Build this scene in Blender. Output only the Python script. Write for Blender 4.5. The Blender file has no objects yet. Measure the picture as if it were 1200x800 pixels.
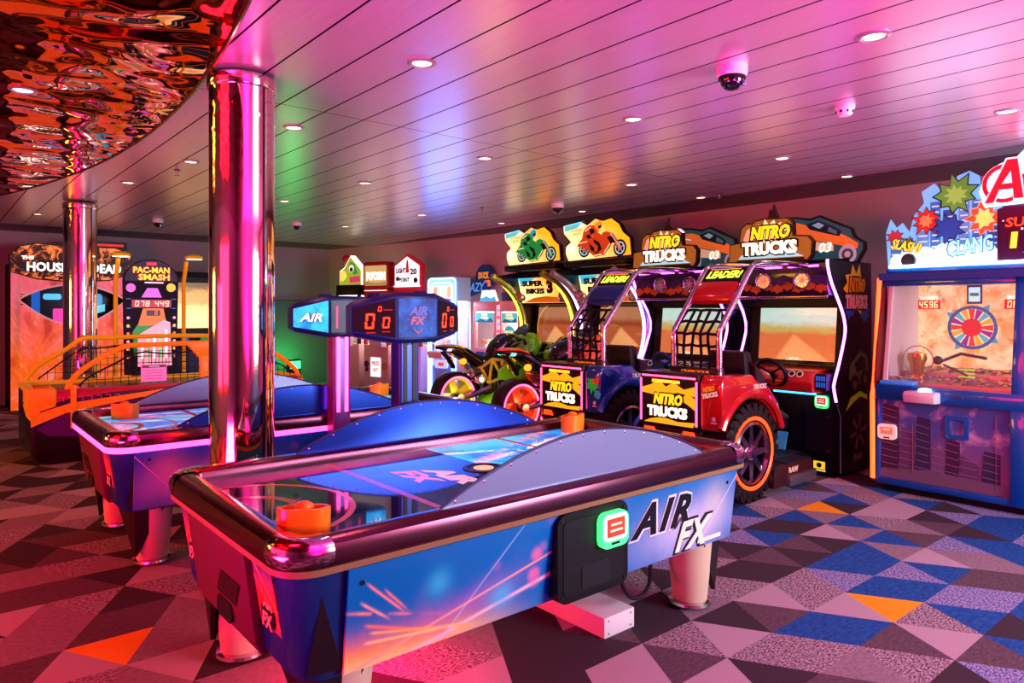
import bpy, bmesh, math, random
from mathutils import Vector, Matrix
random.seed(7)
SC = bpy.context.scene
COL = SC.collection
PI = math.pi
rad = math.radians

# ------------------------------------------------------------------ materials
def lin(h):
    h = h.lstrip('#'); o = []
    for i in (0, 2, 4):
        c = int(h[i:i+2], 16)/255
        o.append(c/12.92 if c <= .04045 else ((c+.055)/1.055)**2.4)
    return (*o, 1.0)
_mc = {}
def P(h, rough=.5, metal=0.0, em=0.0, coat=0.0, emh=None, alpha=1.0, trans=0.0):
    k = (h, rough, metal, em, coat, emh, alpha, trans)
    if k in _mc: return _mc[k]
    m = bpy.data.materials.new('surface_' + h.strip('#')); m.use_nodes = True
    b = m.node_tree.nodes['Principled BSDF']
    b.inputs['Base Color'].default_value = lin(h)
    b.inputs['Roughness'].default_value = rough
    b.inputs['Metallic'].default_value = metal
    b.inputs['Coat Weight'].default_value = coat
    b.inputs['Coat Roughness'].default_value = .06
    b.inputs['Alpha'].default_value = alpha
    if rough >= .28 and not metal: b.inputs['Specular IOR Level'].default_value = .22
    b.inputs['Transmission Weight'].default_value = trans
    if em:
        b.inputs['Emission Color'].default_value = lin(emh or h)
        b.inputs['Emission Strength'].default_value = em
    _mc[k] = m
    return m
def G(h, s=1.0): return P(h, .4, 0, s)          # glowing surface
class NT:                                        # small node-expression helper
    def __init__(s, name):
        s.mat = bpy.data.materials.new(name); s.mat.use_nodes = True
        s.t = s.mat.node_tree; s.n = s.t.nodes; s.l = s.t.links
        s.b = s.n['Principled BSDF']
    def coord(s, kind='Object'):
        t = s.n.new('ShaderNodeTexCoord'); x = s.n.new('ShaderNodeSeparateXYZ')
        s.l.new(t.outputs[kind], x.inputs[0]); s.vec = t.outputs[kind]
        return V(s, x.outputs[0]), V(s, x.outputs[1]), V(s, x.outputs[2])
    def noise(s, scale, detail=2, vec=None, rough=.5, dist=0.0, col=False):
        t = s.n.new('ShaderNodeTexNoise'); t.inputs['Scale'].default_value = scale
        t.inputs['Detail'].default_value = detail; t.inputs['Roughness'].default_value = rough
        t.inputs['Distortion'].default_value = dist
        s.l.new(vec if vec is not None else s.vec, t.inputs['Vector'])
        return V(s, t.outputs['Fac'])
    def comb(s, x, y, z):
        c = s.n.new('ShaderNodeCombineXYZ')
        for i, q in enumerate((x, y, z)): s.put(q, c.inputs[i])
        return c.outputs[0]
    def put(s, v, sock):
        if isinstance(v, V): s.l.new(v.s, sock)
        else: sock.default_value = v
    def math(s, op, *a):
        m = s.n.new('ShaderNodeMath'); m.operation = op
        for i, q in enumerate(a): s.put(q, m.inputs[i])
        return V(s, m.outputs[0])
    def step(s, v, a, b, smooth=True):            # 0 below a, 1 above b
        m = s.n.new('ShaderNodeMapRange'); m.interpolation_type = 'SMOOTHSTEP' if smooth else 'LINEAR'
        s.put(v, m.inputs['Value'])
        m.inputs['From Min'].default_value = a; m.inputs['From Max'].default_value = b
        return V(s, m.outputs[0])
    def mix(s, fac, a, b):
        m = s.n.new('ShaderNodeMix'); m.data_type = 'RGBA'
        s.put(fac, m.inputs[0])
        for q, k in ((a, 6), (b, 7)):
            if isinstance(q, str): m.inputs[k].default_value = lin(q)
            else: s.l.new(q, m.inputs[k])
        return m.outputs[2]
    def bell(s, v, c, w):                         # gaussian bump
        q = (v - c)/w
        return s.math('POWER', 2.718, q*q*(-1.0))
    def done(s, col=None, rough=.5, metal=0.0, em=None, es=0.0, coat=0.0):
        if col is not None: s.l.new(col, s.b.inputs['Base Color'])
        s.put(rough, s.b.inputs['Roughness']); s.b.inputs['Metallic'].default_value = metal
        s.b.inputs['Coat Weight'].default_value = coat
        if not isinstance(rough, V) and rough >= .28 and not metal: s.b.inputs['Specular IOR Level'].default_value = .22
        if em is not None:
            s.l.new(em, s.b.inputs['Emission Color']); s.put(es, s.b.inputs['Emission Strength'])
        return s.mat
class V:
    def __init__(s, nt, sock): s.nt = nt; s.s = sock
    def __add__(s, o): return s.nt.math('ADD', s, o)
    def __radd__(s, o): return s.nt.math('ADD', o, s)
    def __sub__(s, o): return s.nt.math('SUBTRACT', s, o)
    def __rsub__(s, o): return s.nt.math('SUBTRACT', o, s)
    def __mul__(s, o): return s.nt.math('MULTIPLY', s, o)
    def __rmul__(s, o): return s.nt.math('MULTIPLY', o, s)
    def __truediv__(s, o): return s.nt.math('DIVIDE', s, o)
    def abs(s): return s.nt.math('ABSOLUTE', s)

# ------------------------------------------------------------------ mesh builder
def fr(o, right, up):
    r = Vector(right).normalized(); u = Vector(up).normalized(); n = r.cross(u)
    return Matrix(((r.x, u.x, n.x, o[0]), (r.y, u.y, n.y, o[1]), (r.z, u.z, n.z, o[2]), (0, 0, 0, 1)))
def front(x, y, z): return fr((x, y, z), (1, 0, 0), (0, 0, 1))       # a face that looks towards -y
_tc = {}
def text_data(body, bold, shear, sp=1.0):
    k = (body, bold, shear, sp)
    if k not in _tc:
        c = bpy.data.curves.new('lettering', 'FONT'); c.body = body; c.offset = bold; c.shear = shear
        c.resolution_u = 2; c.space_character = sp; c.align_x = 'LEFT'
        o = bpy.data.objects.new('lettering', c); COL.objects.link(o)
        bpy.context.view_layer.update()
        me = bpy.data.meshes.new_from_object(o.evaluated_get(bpy.context.evaluated_depsgraph_get()))
        vs = [v.co.copy() for v in me.vertices]; fs = [tuple(p.vertices) for p in me.polygons]
        bpy.data.objects.remove(o); bpy.data.curves.remove(c); bpy.data.meshes.remove(me)
        x0 = min(v.x for v in vs); x1 = max(v.x for v in vs); y0 = min(v.y for v in vs); y1 = max(v.y for v in vs)
        _tc[k] = ([((v.x-x0)/(x1-x0), (v.y-y0)/(y1-y0)) for v in vs], fs)
    return _tc[k]
class B:
    def __init__(s): s.bm = bmesh.new(); s.ms = []
    def mi(s, m):
        if m not in s.ms: s.ms.append(m)
        return s.ms.index(m)
    def add(s, vs, fs, m, mtx=None):
        k = s.mi(m); nv = [s.bm.verts.new(mtx @ Vector(v) if mtx else Vector(v)) for v in vs]
        for f in fs:
            try:
                q = s.bm.faces.new([nv[i] for i in f]); q.material_index = k
            except ValueError: pass
        return s
    def merge(s, b2, m, mtx=None):
        b2.verts.index_update()
        s.add([v.co.copy() for v in b2.verts], [[v.index for v in f.verts] for f in b2.faces], m, mtx); b2.free()
        return s
    def box(s, a, b, m, bev=0, seg=2, mtx=None):
        x0, x1 = sorted((a[0], b[0])); y0, y1 = sorted((a[1], b[1])); z0, z1 = sorted((a[2], b[2]))
        vs = [(x0,y0,z0),(x1,y0,z0),(x1,y1,z0),(x0,y1,z0),(x0,y0,z1),(x1,y0,z1),(x1,y1,z1),(x0,y1,z1)]
        fs = [(0,3,2,1),(4,5,6,7),(0,1,5,4),(1,2,6,5),(2,3,7,6),(3,0,4,7)]
        if not bev: return s.add(vs, fs, m, mtx)
        q = bmesh.new(); nv = [q.verts.new(v) for v in vs]
        for f in fs: q.faces.new([nv[i] for i in f])
        bmesh.ops.bevel(q, geom=q.edges[:], offset=bev, segments=seg, profile=.5, affect='EDGES', clamp_overlap=True)
        return s.merge(q, m, mtx)
    def prism(s, pts, axis, a, b, m, bev=0, mtx=None):   # polygon in the plane across an axis, pulled along it
        def mk(p, t): return {'x': (t, p[0], p[1]), 'y': (p[0], t, p[1]), 'z': (p[0], p[1], t)}[axis]
        n = len(pts); vs = [mk(p, a) for p in pts] + [mk(p, b) for p in pts]
        fs = [tuple(range(n)), tuple(range(2*n-1, n-1, -1))] + [(i, i+n, (i+1) % n + n, (i+1) % n) for i in range(n)]
        if not bev: return s.add(vs, fs, m, mtx)
        q = bmesh.new(); nv = [q.verts.new(v) for v in vs]
        for f in fs: q.faces.new([nv[i] for i in f])
        bmesh.ops.recalc_face_normals(q, faces=q.faces[:])
        bmesh.ops.bevel(q, geom=q.edges[:], offset=bev, segments=2, profile=.5, affect='EDGES', clamp_overlap=True)
        return s.merge(q, m, mtx)
    def poly(s, pts, f, m, d=.004, z=0.0):              # flat shape on a face
        return s.prism(pts, 'z', z, z+d, m, mtx=f)
    def rect(s, f, cx, cy, w, h, m, d=.004, z=0.0, r=0.0):
        if r: return s.poly(rrect(cx, cy, w, h, r), f, m, d, z)
        return s.box((cx-w/2, cy-h/2, z), (cx+w/2, cy+h/2, z+d), m, mtx=f)
    def disc(s, f, cx, cy, r, m, d=.004, z=0.0, n=24, ry=None):
        return s.poly([(cx+r*math.cos(2*PI*i/n), cy+(ry or r)*math.sin(2*PI*i/n)) for i in range(n)], f, m, d, z)
    def ring(s, f, cx, cy, r0, r1, m, d=.004, z=0.0, n=32, a0=0, a1=360, sy=1.0):
        vs = []; full = (a1-a0) >= 360
        k = n if full else n+1
        for i in range(k):
            t = rad(a0+(a1-a0)*i/n)
            for r, zz in ((r0, z), (r1, z), (r1, z+d), (r0, z+d)): vs.append((cx+r*math.cos(t), cy+sy*r*math.sin(t), zz))
        fs = []
        for i in range(n if full else n):
            a = 4*i; b = 4*((i+1) % k)
            for j in range(4): fs.append((a+j, a+(j+1) % 4, b+(j+1) % 4, b+j))
        if not full: fs += [(0, 1, 2, 3), tuple(4*n+j for j in (3, 2, 1, 0))]
        return s.add(vs, fs, m, f)
    def line(s, f, p0, p1, w, m, d=.003, z=0.0):
        a = Vector(p0); b = Vector(p1); n = Vector((-(b-a).y, (b-a).x)).normalized()*w/2
        return s.poly([(a+n)[:], (a-n)[:], (b-n)[:], (b+n)[:]], f, m, d, z)
    def text(s, body, f, cx, cy, w, h, m, d=.006, z=0.0, bold=.02, shear=0.0, sp=1.0):
        uv, fs = text_data(body, bold, shear, sp)
        n = len(uv); k = s.mi(m)
        lo = [s.bm.verts.new(f @ Vector((cx+(u-.5)*w, cy+(v-.5)*h, z))) for u, v in uv]
        hi = [s.bm.verts.new(f @ Vector((cx+(u-.5)*w, cy+(v-.5)*h, z+d))) for u, v in uv]
        cnt = {}
        for q in fs:
            for i in range(len(q)):
                e = (q[i], q[(i+1) % len(q)]); cnt[e] = 1
        for q in fs:
            try: s.bm.faces.new([hi[i] for i in q]).material_index = k
            except ValueError: pass
        for (a, b) in list(cnt):
            if (b, a) not in cnt:
                try: s.bm.faces.new([lo[a], lo[b], hi[b], hi[a]]).material_index = k
                except ValueError: pass
        return s
    def cyl(s, p0, p1, r0, m, r1=None, n=16, caps=True):
        return s.tube([p0, p1], [r0, r0 if r1 is None else r1], m, n, caps=caps)
    def tube(s, pts, r, m, n=10, closed=False, caps=True):
        pts = [Vector(p) for p in pts]; k = len(pts)
        rs = r if isinstance(r, (list, tuple)) else [r]*k
        vs = []; u = None
        for i, p in enumerate(pts):
            if closed: d = pts[(i+1) % k] - pts[i-1]
            else: d = pts[min(i+1, k-1)] - pts[max(i-1, 0)]
            d.normalize()
            if u is None:
                u = d.orthogonal().normalized()
            else:
                u = (u - d*u.dot(d)).normalized()
            w = d.cross(u)
            for j in range(n):
                t = 2*PI*j/n; vs.append(p + (u*math.cos(t) + w*math.sin(t))*rs[i])
        fs = []
        for i in range(k if closed else k-1):
            a = i*n; b = ((i+1) % k)*n
            for j in range(n): fs.append((a+j, a+(j+1) % n, b+(j+1) % n, b+j))
        if caps and not closed: fs += [tuple(range(n-1, -1, -1)), tuple(range((k-1)*n, k*n))]
        return s.add(vs, fs, m)
    def lathe(s, prof, m, o=(0,0,0), n=28, axis='z', closed=False):
        def mk(r, h, t):
            a, b = r*math.cos(t), r*math.sin(t)
            return {'z': (o[0]+a, o[1]+b, o[2]+h), 'x': (o[0]+h, o[1]+a, o[2]+b), 'y': (o[0]+b, o[1]+h, o[2]+a)}[axis]
        k = len(prof); vs = [mk(r, h, 2*PI*j/n) for j in range(n) for r, h in prof]; fs = []
        for j in range(n):
            a = j*k; b = ((j+1) % n)*k
            for i in range(k if closed else k-1): fs.append((a+i, b+i, b+(i+1) % k, a+(i+1) % k))
        if not closed:
            if prof[0][0] > 1e-5: fs.append(tuple(j*k for j in range(n-1, -1, -1)))
            if prof[-1][0] > 1e-5: fs.append(tuple(j*k+k-1 for j in range(n)))
        s.add(vs, fs, m); bmesh.ops.remove_doubles(s.bm, verts=s.bm.verts[-len(vs):], dist=1e-6)
        return s
    def sph(s, o, r, m, sc=(1,1,1), n=16):
        q = bmesh.new(); bmesh.ops.create_uvsphere(q, u_segments=n, v_segments=max(6, n//2), radius=r)
        return s.merge(q, m, Matrix.Translation(o) @ Matrix.Diagonal((*sc, 1)))
    def loft(s, secs, m, n=14, e=2.6):                   # rings: (centre, half width x, half height z, tilt)
        vs = []
        for q in secs:
            c, hx, hz = q[:3]; tilt = q[3] if len(q) > 3 else 0
            for j in range(n):
                t = 2*PI*j/n; ct, st = math.cos(t), math.sin(t)
                px = hx*math.copysign(abs(ct)**(2/e), ct); pz = hz*math.copysign(abs(st)**(2/e), st)
                vs.append((c[0]+px, c[1]-pz*math.sin(tilt), c[2]+pz*math.cos(tilt)))
        fs = [tuple(range(n)), tuple(range(len(vs)-1, len(vs)-n-1, -1))]
        for i in range(len(secs)-1):
            for j in range(n): fs.append((i*n+j, (i+1)*n+j, (i+1)*n+(j+1) % n, i*n+(j+1) % n))
        return s.add(vs, fs, m)
    def seg7(s, ch, f, cx, cy, w, h, m, z=0.0):          # one figure of a segment display
        on = {'0':'abcdef','1':'bc','2':'abged','3':'abgcd','4':'fgbc','5':'afgcd','6':'afgedc','7':'abc','8':'abcdefg','9':'abcdfg'}[ch]
        t = w*.24
        R = {'a':(0,h/2-t/2,w-t,t),'g':(0,0,w-t,t),'d':(0,-h/2+t/2,w-t,t),'f':(-w/2+t/2,h/4,t,h/2-t*.4),
             'b':(w/2-t/2,h/4,t,h/2-t*.4),'e':(-w/2+t/2,-h/4,t,h/2-t*.4),'c':(w/2-t/2,-h/4,t,h/2-t*.4)}
        for q in on:
            a = R[q]; s.rect(f, cx+a[0]+.12*(a[1]), cy+a[1], a[2]*.92, a[3], m, .002, z)
        return s
    def digits(s, txt, f, cx, cy, w, h, m, z=0.0, gap=1.35):
        for i, ch in enumerate(txt): s.seg7(ch, f, cx+(i-(len(txt)-1)/2)*w*gap, cy, w, h, m, z)
        return s
    def out(s, name, parent=None, label=None):
        bmesh.ops.recalc_face_normals(s.bm, faces=s.bm.faces[:])
        for f in s.bm.faces: f.smooth = True
        for e in s.bm.edges:
            if len(e.link_faces) == 2 and e.calc_face_angle(0) > .62: e.smooth = False
        me = bpy.data.meshes.new(name); s.bm.to_mesh(me); s.bm.free()
        for m in s.ms: me.materials.append(m)
        o = bpy.data.objects.new(name, me); COL.objects.link(o)
        if parent is not None: o.parent = parent
        if label: o['label'] = label
        return o
def rrect(cx, cy, w, h, r, n=4):
    o = []
    for sx, sy, a in ((1,1,0),(-1,1,90),(-1,-1,180),(1,-1,270)):
        for i in range(n+1):
            t = rad(a+90*i/n); o.append((cx+sx*(w/2-r)+r*math.cos(t), cy+sy*(h/2-r)+r*math.sin(t)))
    return o
def arc(cx, cy, r, a0, a1, n=10): return [(cx+r*math.cos(rad(a0+(a1-a0)*i/n)), cy+r*math.sin(rad(a0+(a1-a0)*i/n))) for i in range(n+1)]
def grow(pts, k, kx=None):
    cx = sum(p[0] for p in pts)/len(pts); cy = sum(p[1] for p in pts)/len(pts)
    n = len(pts); o = []
    A = sum(pts[i][0]*pts[(i+1) % n][1]-pts[(i+1) % n][0]*pts[i][1] for i in range(n)); sg = 1 if A > 0 else -1
    for i in range(n):
        a, b, c = Vector(pts[i-1]), Vector(pts[i]), Vector(pts[(i+1) % n])
        d = ((b-a).normalized()+(c-b).normalized())
        d = d.normalized() if d.length > 1e-6 else (b-a).normalized()
        o.append((b.x+sg*d.y*k, b.y-sg*d.x*k))
    return o
def smooth_path(pts, n=6):
    P_ = [Vector(p) for p in pts]; o = []
    for i in range(len(P_)-1):
        p0, p1, p2, p3 = P_[max(i-1, 0)], P_[i], P_[i+1], P_[min(i+2, len(P_)-1)]
        for j in range(n):
            t = j/n; o.append(.5*((2*p1)+(p2-p0)*t+(2*p0-5*p1+4*p2-p3)*t*t+(3*p1-p0-3*p2+p3)*t**3))
    o.append(P_[-1]); return o
def tag(o, label=None, cat=None, group=None, kind=None):
    if label: o['label'] = label
    if cat: o['category'] = cat
    if group: o['group'] = group
    if kind: o['kind'] = kind
    return o
def thing(name, label, cat, loc=(0,0,0), rz=0.0, group=None):
    o = bpy.data.objects.new(name, None); COL.objects.link(o); o.empty_display_size = .1
    o.location = loc; o.rotation_euler = (0, 0, rz)
    return tag(o, label, cat, group)
def kids(o): return [q for q in bpy.data.objects if q.parent == o]
def dup(o, loc=None, rz=None, label=None, parent=None):
    c = o.copy(); COL.objects.link(c)
    if parent is not None: c.parent = parent
    if loc is not None: c.location = loc
    if rz is not None: c.rotation_euler = (0, 0, rz)
    if label: c['label'] = label
    for q in kids(o): dup(q, parent=c)
    return c
WEST = -PI/2                                     # a machine built facing -y is turned to face -x
CHROME = P('#e8e4e8', .12, 1.0)
BLACK = P('#0b0b10', .4)
GLOSSBLACK = P('#08080c', .15, 0, 0, .5)
WHITE = P('#e6e2e4', .4)
DARK = P('#17171d', .5)
# ------------------------------------------------------------------ the room
ZC = 2.9
def carpet(name, c1, c2, sc, contrast):
    t = NT(name); t.coord()
    t2 = t.n.new('ShaderNodeMapping'); t.l.new(t.vec, t2.inputs[0]); t2.inputs['Scale'].default_value = (1, 2.2, 1)
    a = t.noise(sc, 3, t2.outputs[0], .7); f = t.step(a, .5-contrast, .5+contrast)
    b = t.n.new('ShaderNodeBump'); b.inputs['Strength'].default_value = .35; b.inputs['Distance'].default_value = .01
    t.l.new(t.noise(420, 2).s, b.inputs['Height']); t.l.new(b.outputs[0], t.b.inputs['Normal'])
    return t.done(t.mix(f, c1, c2), .92)
CARPET = [carpet('carpet_charcoal', '#2a2227', '#3c3338', 90, .3), carpet('carpet_brown', '#463a3f', '#625358', 30, .25),
          carpet('carpet_grey', '#75676d', '#94848b', 30, .25), carpet('carpet_heather', '#453a40', '#b4a4ab', 52, .10),
          carpet('carpet_pale', '#a39399', '#b3a3a9', 90, .3), carpet('carpet_blue', '#0a3c78', '#1c5ca4', 22, .2),
          carpet('carpet_blue_heather', '#145094', '#aa9eb4', 52, .10), carpet('carpet_yellow', '#e89a10', '#f0a81c', 90, .3)]
def make_floor():
    b = B(); S, H = .384, .336
    for c in CARPET: b.mi(c)
    rnd = random.Random(11)
    def pt(i, j): return (3.76+S*(i+.5*(j % 2)), 1.488+H*j, 0)     # row j, column i
    cache = {}
    def vert(i, j):
        if (i, j) not in cache: cache[(i, j)] = b.bm.verts.new(pt(i, j))
        return cache[(i, j)]
    forced = {}
    forced_c = [((3.95, 1.6), 7), ((5.49, 2.7), 7), ((.6, 3.72), 7), ((5.0, 2.3), 4)]
    for j in range(-14, 39):
        for i in range(-21, 11):
            o = j % 2
            for tri in ([(i, j), (i+1, j), (i+o, j+1)], [(i+o, j+1), (i+1, j), (i+1+o, j+1)]):
                ps = [pt(*q) for q in tri]; cx = sum(p[0] for p in ps)/3; cy = sum(p[1] for p in ps)/3
                blue = .0
                if cx > 3.2 and cy < 4.2: blue = .3
                if cx > 4.1 and cy < 2.2: blue = .52
                if cx > 3.9 and cy < 1.2: blue = .75
                r = rnd.random()
                if r < blue: k = 5 if rnd.random() < .6 else 6
                else: k = rnd.choices([0, 1, 2, 3, 4], [30, 18, 19, 20, 13])[0]
                if cx > 6.2 or cy > 6: pass
                for (fx, fy), kk in forced_c:
                    if abs(fx-cx) < .1 and abs(fy-cy) < .1: k = kk
                f = b.bm.faces.new([vert(*q) for q in tri]); f.material_index = k
    o = b.out('floor'); tag(o, kind='structure')
make_floor()
b = B(); b.box((-4.4, -3.4, -.12), (8.4, 14.8, -.01), DARK); tag(b.out('floor'), kind='structure')

def plank_mat():
    t = NT('ceiling_plank'); x, y, z = t.coord()
    n = t.noise(3, 3, t.comb(x*30, y*1.2, z))
    return t.done(t.mix(n, '#c2b8c2', '#d8d0d6'), .29, .6)
PLANK = plank_mat()
def edge_x(y): return 1.27 - (y-5.6)**2/30
def make_ceiling():
    b = B(); GAP = .012; W = .2955; X0 = 2.64-W*24
    for a, c in ((-3.2, 4.41), (4.41, 8.92), (8.92, 13.2)):
        for i in range(45):
            xa, xb = X0+i*W+GAP/2, X0+(i+1)*W-GAP/2
            if xb > 7.15: break
            if xb < edge_x((a+c)/2)-1.6: continue
            # keep clear of the mirrored bay
            ys = [a+.004+(c-a-.008)*k/12 for k in range(13)]
            for y0, y1 in zip(ys, ys[1:]):
                e0, e1 = edge_x(y0)-.03, edge_x(y1)-.03
                if xb <= min(e0, e1): continue
                l0, l1 = max(xa, min(e0, xb)), max(xa, min(e1, xb))
                b.add([(l0, y0, ZC), (xb, y0, ZC), (xb, y1, ZC), (l1, y1, ZC)], [(0, 3, 2, 1)], PLANK)
    tag(b.out('ceiling'), kind='structure')
    b = B(); b.box((-4.4, -3.4, ZC+.05), (8.4, 14.8, ZC+.1), P('#1a1014', .9)); tag(b.out('ceiling'), kind='structure')
    b = B(); b.box((7.14, -3.2, ZC), (8.1, 14.5, ZC+.03), P('#5f5159', .42, .2))
    b.box((-4.2, 13.2, ZC), (7.14, 14.5, ZC+.03), P('#5f5159', .42, .2)); tag(b.out('ceiling'), kind='structure')
make_ceiling()
def mirror_mat():
    t = NT('rippled_mirror'); x, y, z = t.coord()
    n = t.noise(1.9, 1.0, None, .4, .4); n2 = t.noise(4.6, 0.0, None, .4, .2)
    b = t.n.new('ShaderNodeBump'); b.inputs['Strength'].default_value = 1.0; b.inputs['Distance'].default_value = .06
    t.l.new((n+n2*.22).s, b.inputs['Height']); t.l.new(b.outputs[0], t.b.inputs['Normal'])
    t.b.inputs['Base Color'].default_value = lin('#c2543e')
    return t.done(None, .03, 1.0)
def make_mirror():
    b = B(); m = mirror_mat(); ys = [-3.2+k*.2 for k in range(72)]
    for y0, y1 in zip(ys, ys[1:]):
        b.add([(-4.2, y0, ZC-.015), (edge_x(y0), y0, ZC-.015), (edge_x(y1), y1, ZC-.015), (-4.2, y1, ZC-.015)], [(0, 1, 2, 3)], m)
    bmesh.ops.remove_doubles(b.bm, verts=b.bm.verts[:], dist=1e-4)
    tag(b.out('ceiling'), 'rippled red-gold mirror panel filling the curved ceiling bay', 'mirror ceiling', kind='structure')
    b = B(); b.tube([(edge_x(y)+.008, y, ZC-.008) for y in ys], .016, P('#8a3a42', .25, 1.0), 8)
    tag(b.out('trim_1'), kind='structure')
make_mirror()
WALLC = P('#c4aeb4', .8)
wp = [(6.8, 14.4), (7.4, 11), (7.9, 8), (8.0, 5), (8.0, -3.2)]
b = B()
for (x0, y0), (x1, y1) in zip(wp, wp[1:]):
    b.add([(x0, y0, 0), (x1, y1, 0), (x1, y1, ZC), (x0, y0, ZC), (x0+.1, y0, 0), (x1+.1, y1, 0), (x1+.1, y1, ZC), (x0+.1, y0, ZC)],
          [(0, 1, 2, 3), (4, 7, 6, 5), (0, 4, 5, 1), (3, 2, 6, 7)], WALLC)
tag(b.out('wall_right'), kind='structure')
b = B(); b.box((-4.2, 14.4, 0), (6.95, 14.5, ZC), P('#a598a4', .8)); tag(b.out('wall_back'), kind='structure')
b = B(); b.box((3.2, 14.36, 0), (6.72, 14.4, 1.78), P('#6d7074', .6)); b.box((3.2, 14.35, 1.775), (6.72, 14.4, 1.79), P('#45484c', .5))
tag(b.out('trim_2'), kind='structure')
b = B(); b.box((-4.3, -3.2, 0), (-4.2, 14.5, ZC), P('#a08a94', .7)); tag(b.out('wall_left'), kind='structure')
b = B(); b.box((-4.3, -3.3, 0), (8.1, -3.2, ZC), P('#a08a94', .7)); tag(b.out('wall_front'), kind='structure')
# a square service hatch in the right wall
b = B(); b.box((7.72, 8.2, 2.0), (7.9, 8.75, 2.5), P('#8d6a74', .7), .01); b.box((7.715, 8.25, 2.05), (7.73, 8.7, 2.45), P('#97747e', .7))
tag(b.out('wall_hatch'), 'square access hatch high on the pink wall above the prize machines', 'hatch')

# ------------------------------------------------------------------ ceiling fittings
def down(x, y, label, lamp=True):
    t = thing('downlight', label, 'ceiling light', (x, y, ZC), 0, 'recessed downlights in the plank ceiling')
    z = ZC
    b = B(); b.lathe([(.075, 0), (.078, -.006), (.06, -.012), (.05, -.004), (.05, 0)], P('#d8cfd2', .3, .8), (0, 0, 0), 24); b.out('rim', t)
    b = B(); b.lathe([(.0, -.001), (.05, -.001), (.05, .0)], G('#ffcfa8', 7), (0, 0, -.003), 24); b.out('lens', t)
    return t
DL = [(2.04, 3.19, 'downlight above the air hockey table, the largest of all'),
      (3.51, 1.48, 'downlight between the largest dome camera and the coin pusher'),
      (3.76, 3.19, 'downlight over the bikes side of the largest dome camera, mid ceiling'),
      (2.05, 4.91, 'downlight beside the top of the big chrome column'),
      (1.82, 6.63, 'downlight on the mirror side of the big chrome column'),
      (3.74, 4.84, 'downlight on the blue and yellow reflections mid ceiling'),
      (3.51, 6.58, 'downlight on the green-white reflection between column and blue streak'),
      (5.72, 3.18, 'downlight beyond the white smoke detector'),
      (5.71, 4.87, 'downlight in front of the trucks, above their lit signs'),
      (5.52, 1.47, 'downlight above the coin pusher'),
      (6.98, 3.2, 'downlight near the wall soffit beside the coin pusher top'),
      (6.98, 4.9, 'downlight near the wall soffit above the first truck sign'),
      (6.72, 8.29, 'downlight near the wall above the green motorbike sign'),
      (6.74, 6.6, 'downlight near the wall above the orange motorbike sign'),
      (1.62, 8.13, 'downlight between the two chrome columns'),
      (3.35, 8.3, 'second downlight beyond the big chrome column'),
      (5.3, 8.3, 'downlight above the blue neon prize tower, fainter one'),
      (1.75, 11.4, 'downlight near the back wall over the shooting booth'),
      (3.4, 10.6, 'downlight near the back wall behind the big chrome column'),
      (5.1, 10.2, 'downlight above the red prize machines'),
      (1.2, 11.6, 'downlight over the end of the shooting booth')]
for x, y, l in DL: down(x, y, l)
t = thing('downlight', 'downlight set in the rippled red mirror ceiling', 'ceiling light', (.45, 5.05, ZC-.016), 0, None)
b = B(); b.lathe([(.075, 0), (.078, -.006), (.06, -.012), (.05, -.004), (.05, 0)], P('#d8cfd2', .3, .8)); b.out('rim', t)
b = B(); b.lathe([(.0, -.001), (.05, -.001), (.05, .0)], G('#ffd9b8', 7), (0, 0, -.003), 24); b.out('lens', t)
def dome_camera(x, y, label, s=1.0):
    t = thing('dome_camera', label, 'security camera', (x, y, ZC), 0, 'black dome security cameras')
    b = B(); b.lathe([(.0, 0), (.082*s, 0), (.082*s, -.045*s), (.07*s, -.06*s), (0, -.06*s)], WHITE); b.out('housing', t)
    b = B(); b.lathe([(.066*s, -.058*s), (.066*s, -.075*s), (.055*s, -.108*s), (.03*s, -.128*s), (0, -.134*s)], P('#06060a', .05, 0, 0, 1)); d = b.out('dome', t)
    b = B(); b.lathe([(.071*s, -.056*s), (.073*s, -.07*s), (.066*s, -.078*s), (.062*s, -.06*s)], P('#111115', .4)); b.out('dome_ring', t)
    b = B(); b.cyl((.025*s, -.055*s, -.1*s), (.03*s, -.066*s, -.103*s), .014*s, P('#9ad0ff', .1, .5)); b.out('camera_lens', t)
dome_camera(3.36, 2.16, 'largest dome camera, beside the white smoke detector')
dome_camera(6.05, 6.35, 'dome camera above the orange motorbike sign', .95)
dome_camera(2.62, 11.2, 'dome camera near the back wall between the two columns', .9)
dome_camera(4.35, 10.3, 'small dome camera over the far score heads, near the corner', .8)
t = thing('smoke_detector', 'white smoke detector on the ceiling beside the largest dome camera', 'smoke detector', (4.57, 2.11, ZC))
b = B(); b.lathe([(0, 0), (.062, 0), (.062, -.02), (.05, -.03), (0, -.03)], WHITE); b.out('mount', t)
b = B(); b.lathe([(.055, -.026), (.05, -.05), (.035, -.066), (0, -.07)], P('#f2eef0', .35))
for k in range(8):
    a = 2*PI*k/8; b.box((.046*math.cos(a)-.008, .046*math.sin(a)-.008, -.05), (.046*math.cos(a)+.008, .046*math.sin(a)+.008, -.034), P('#333339', .5))
b.out('sensor_head', t)
def sprinkler(x, y, label):
    t = thing('sprinkler', label, 'sprinkler', (x, y, ZC), 0, 'small ceiling sprinklers')
    b = B(); b.lathe([(0, 0), (.03, 0), (.026, -.008), (.01, -.012), (.01, -.035), (.004, -.05), (0, -.05)], P('#7d737a', .3, .9)); b.out('nozzle', t)
    b = B(); b.lathe([(0, -.052), (.022, -.052), (.022, -.056), (0, -.058)], P('#6d636a', .3, .9)); b.out('deflector_plate', t)
sprinkler(1.83, 7.11, 'sprinkler between the two chrome columns under the purple planks')
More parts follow.
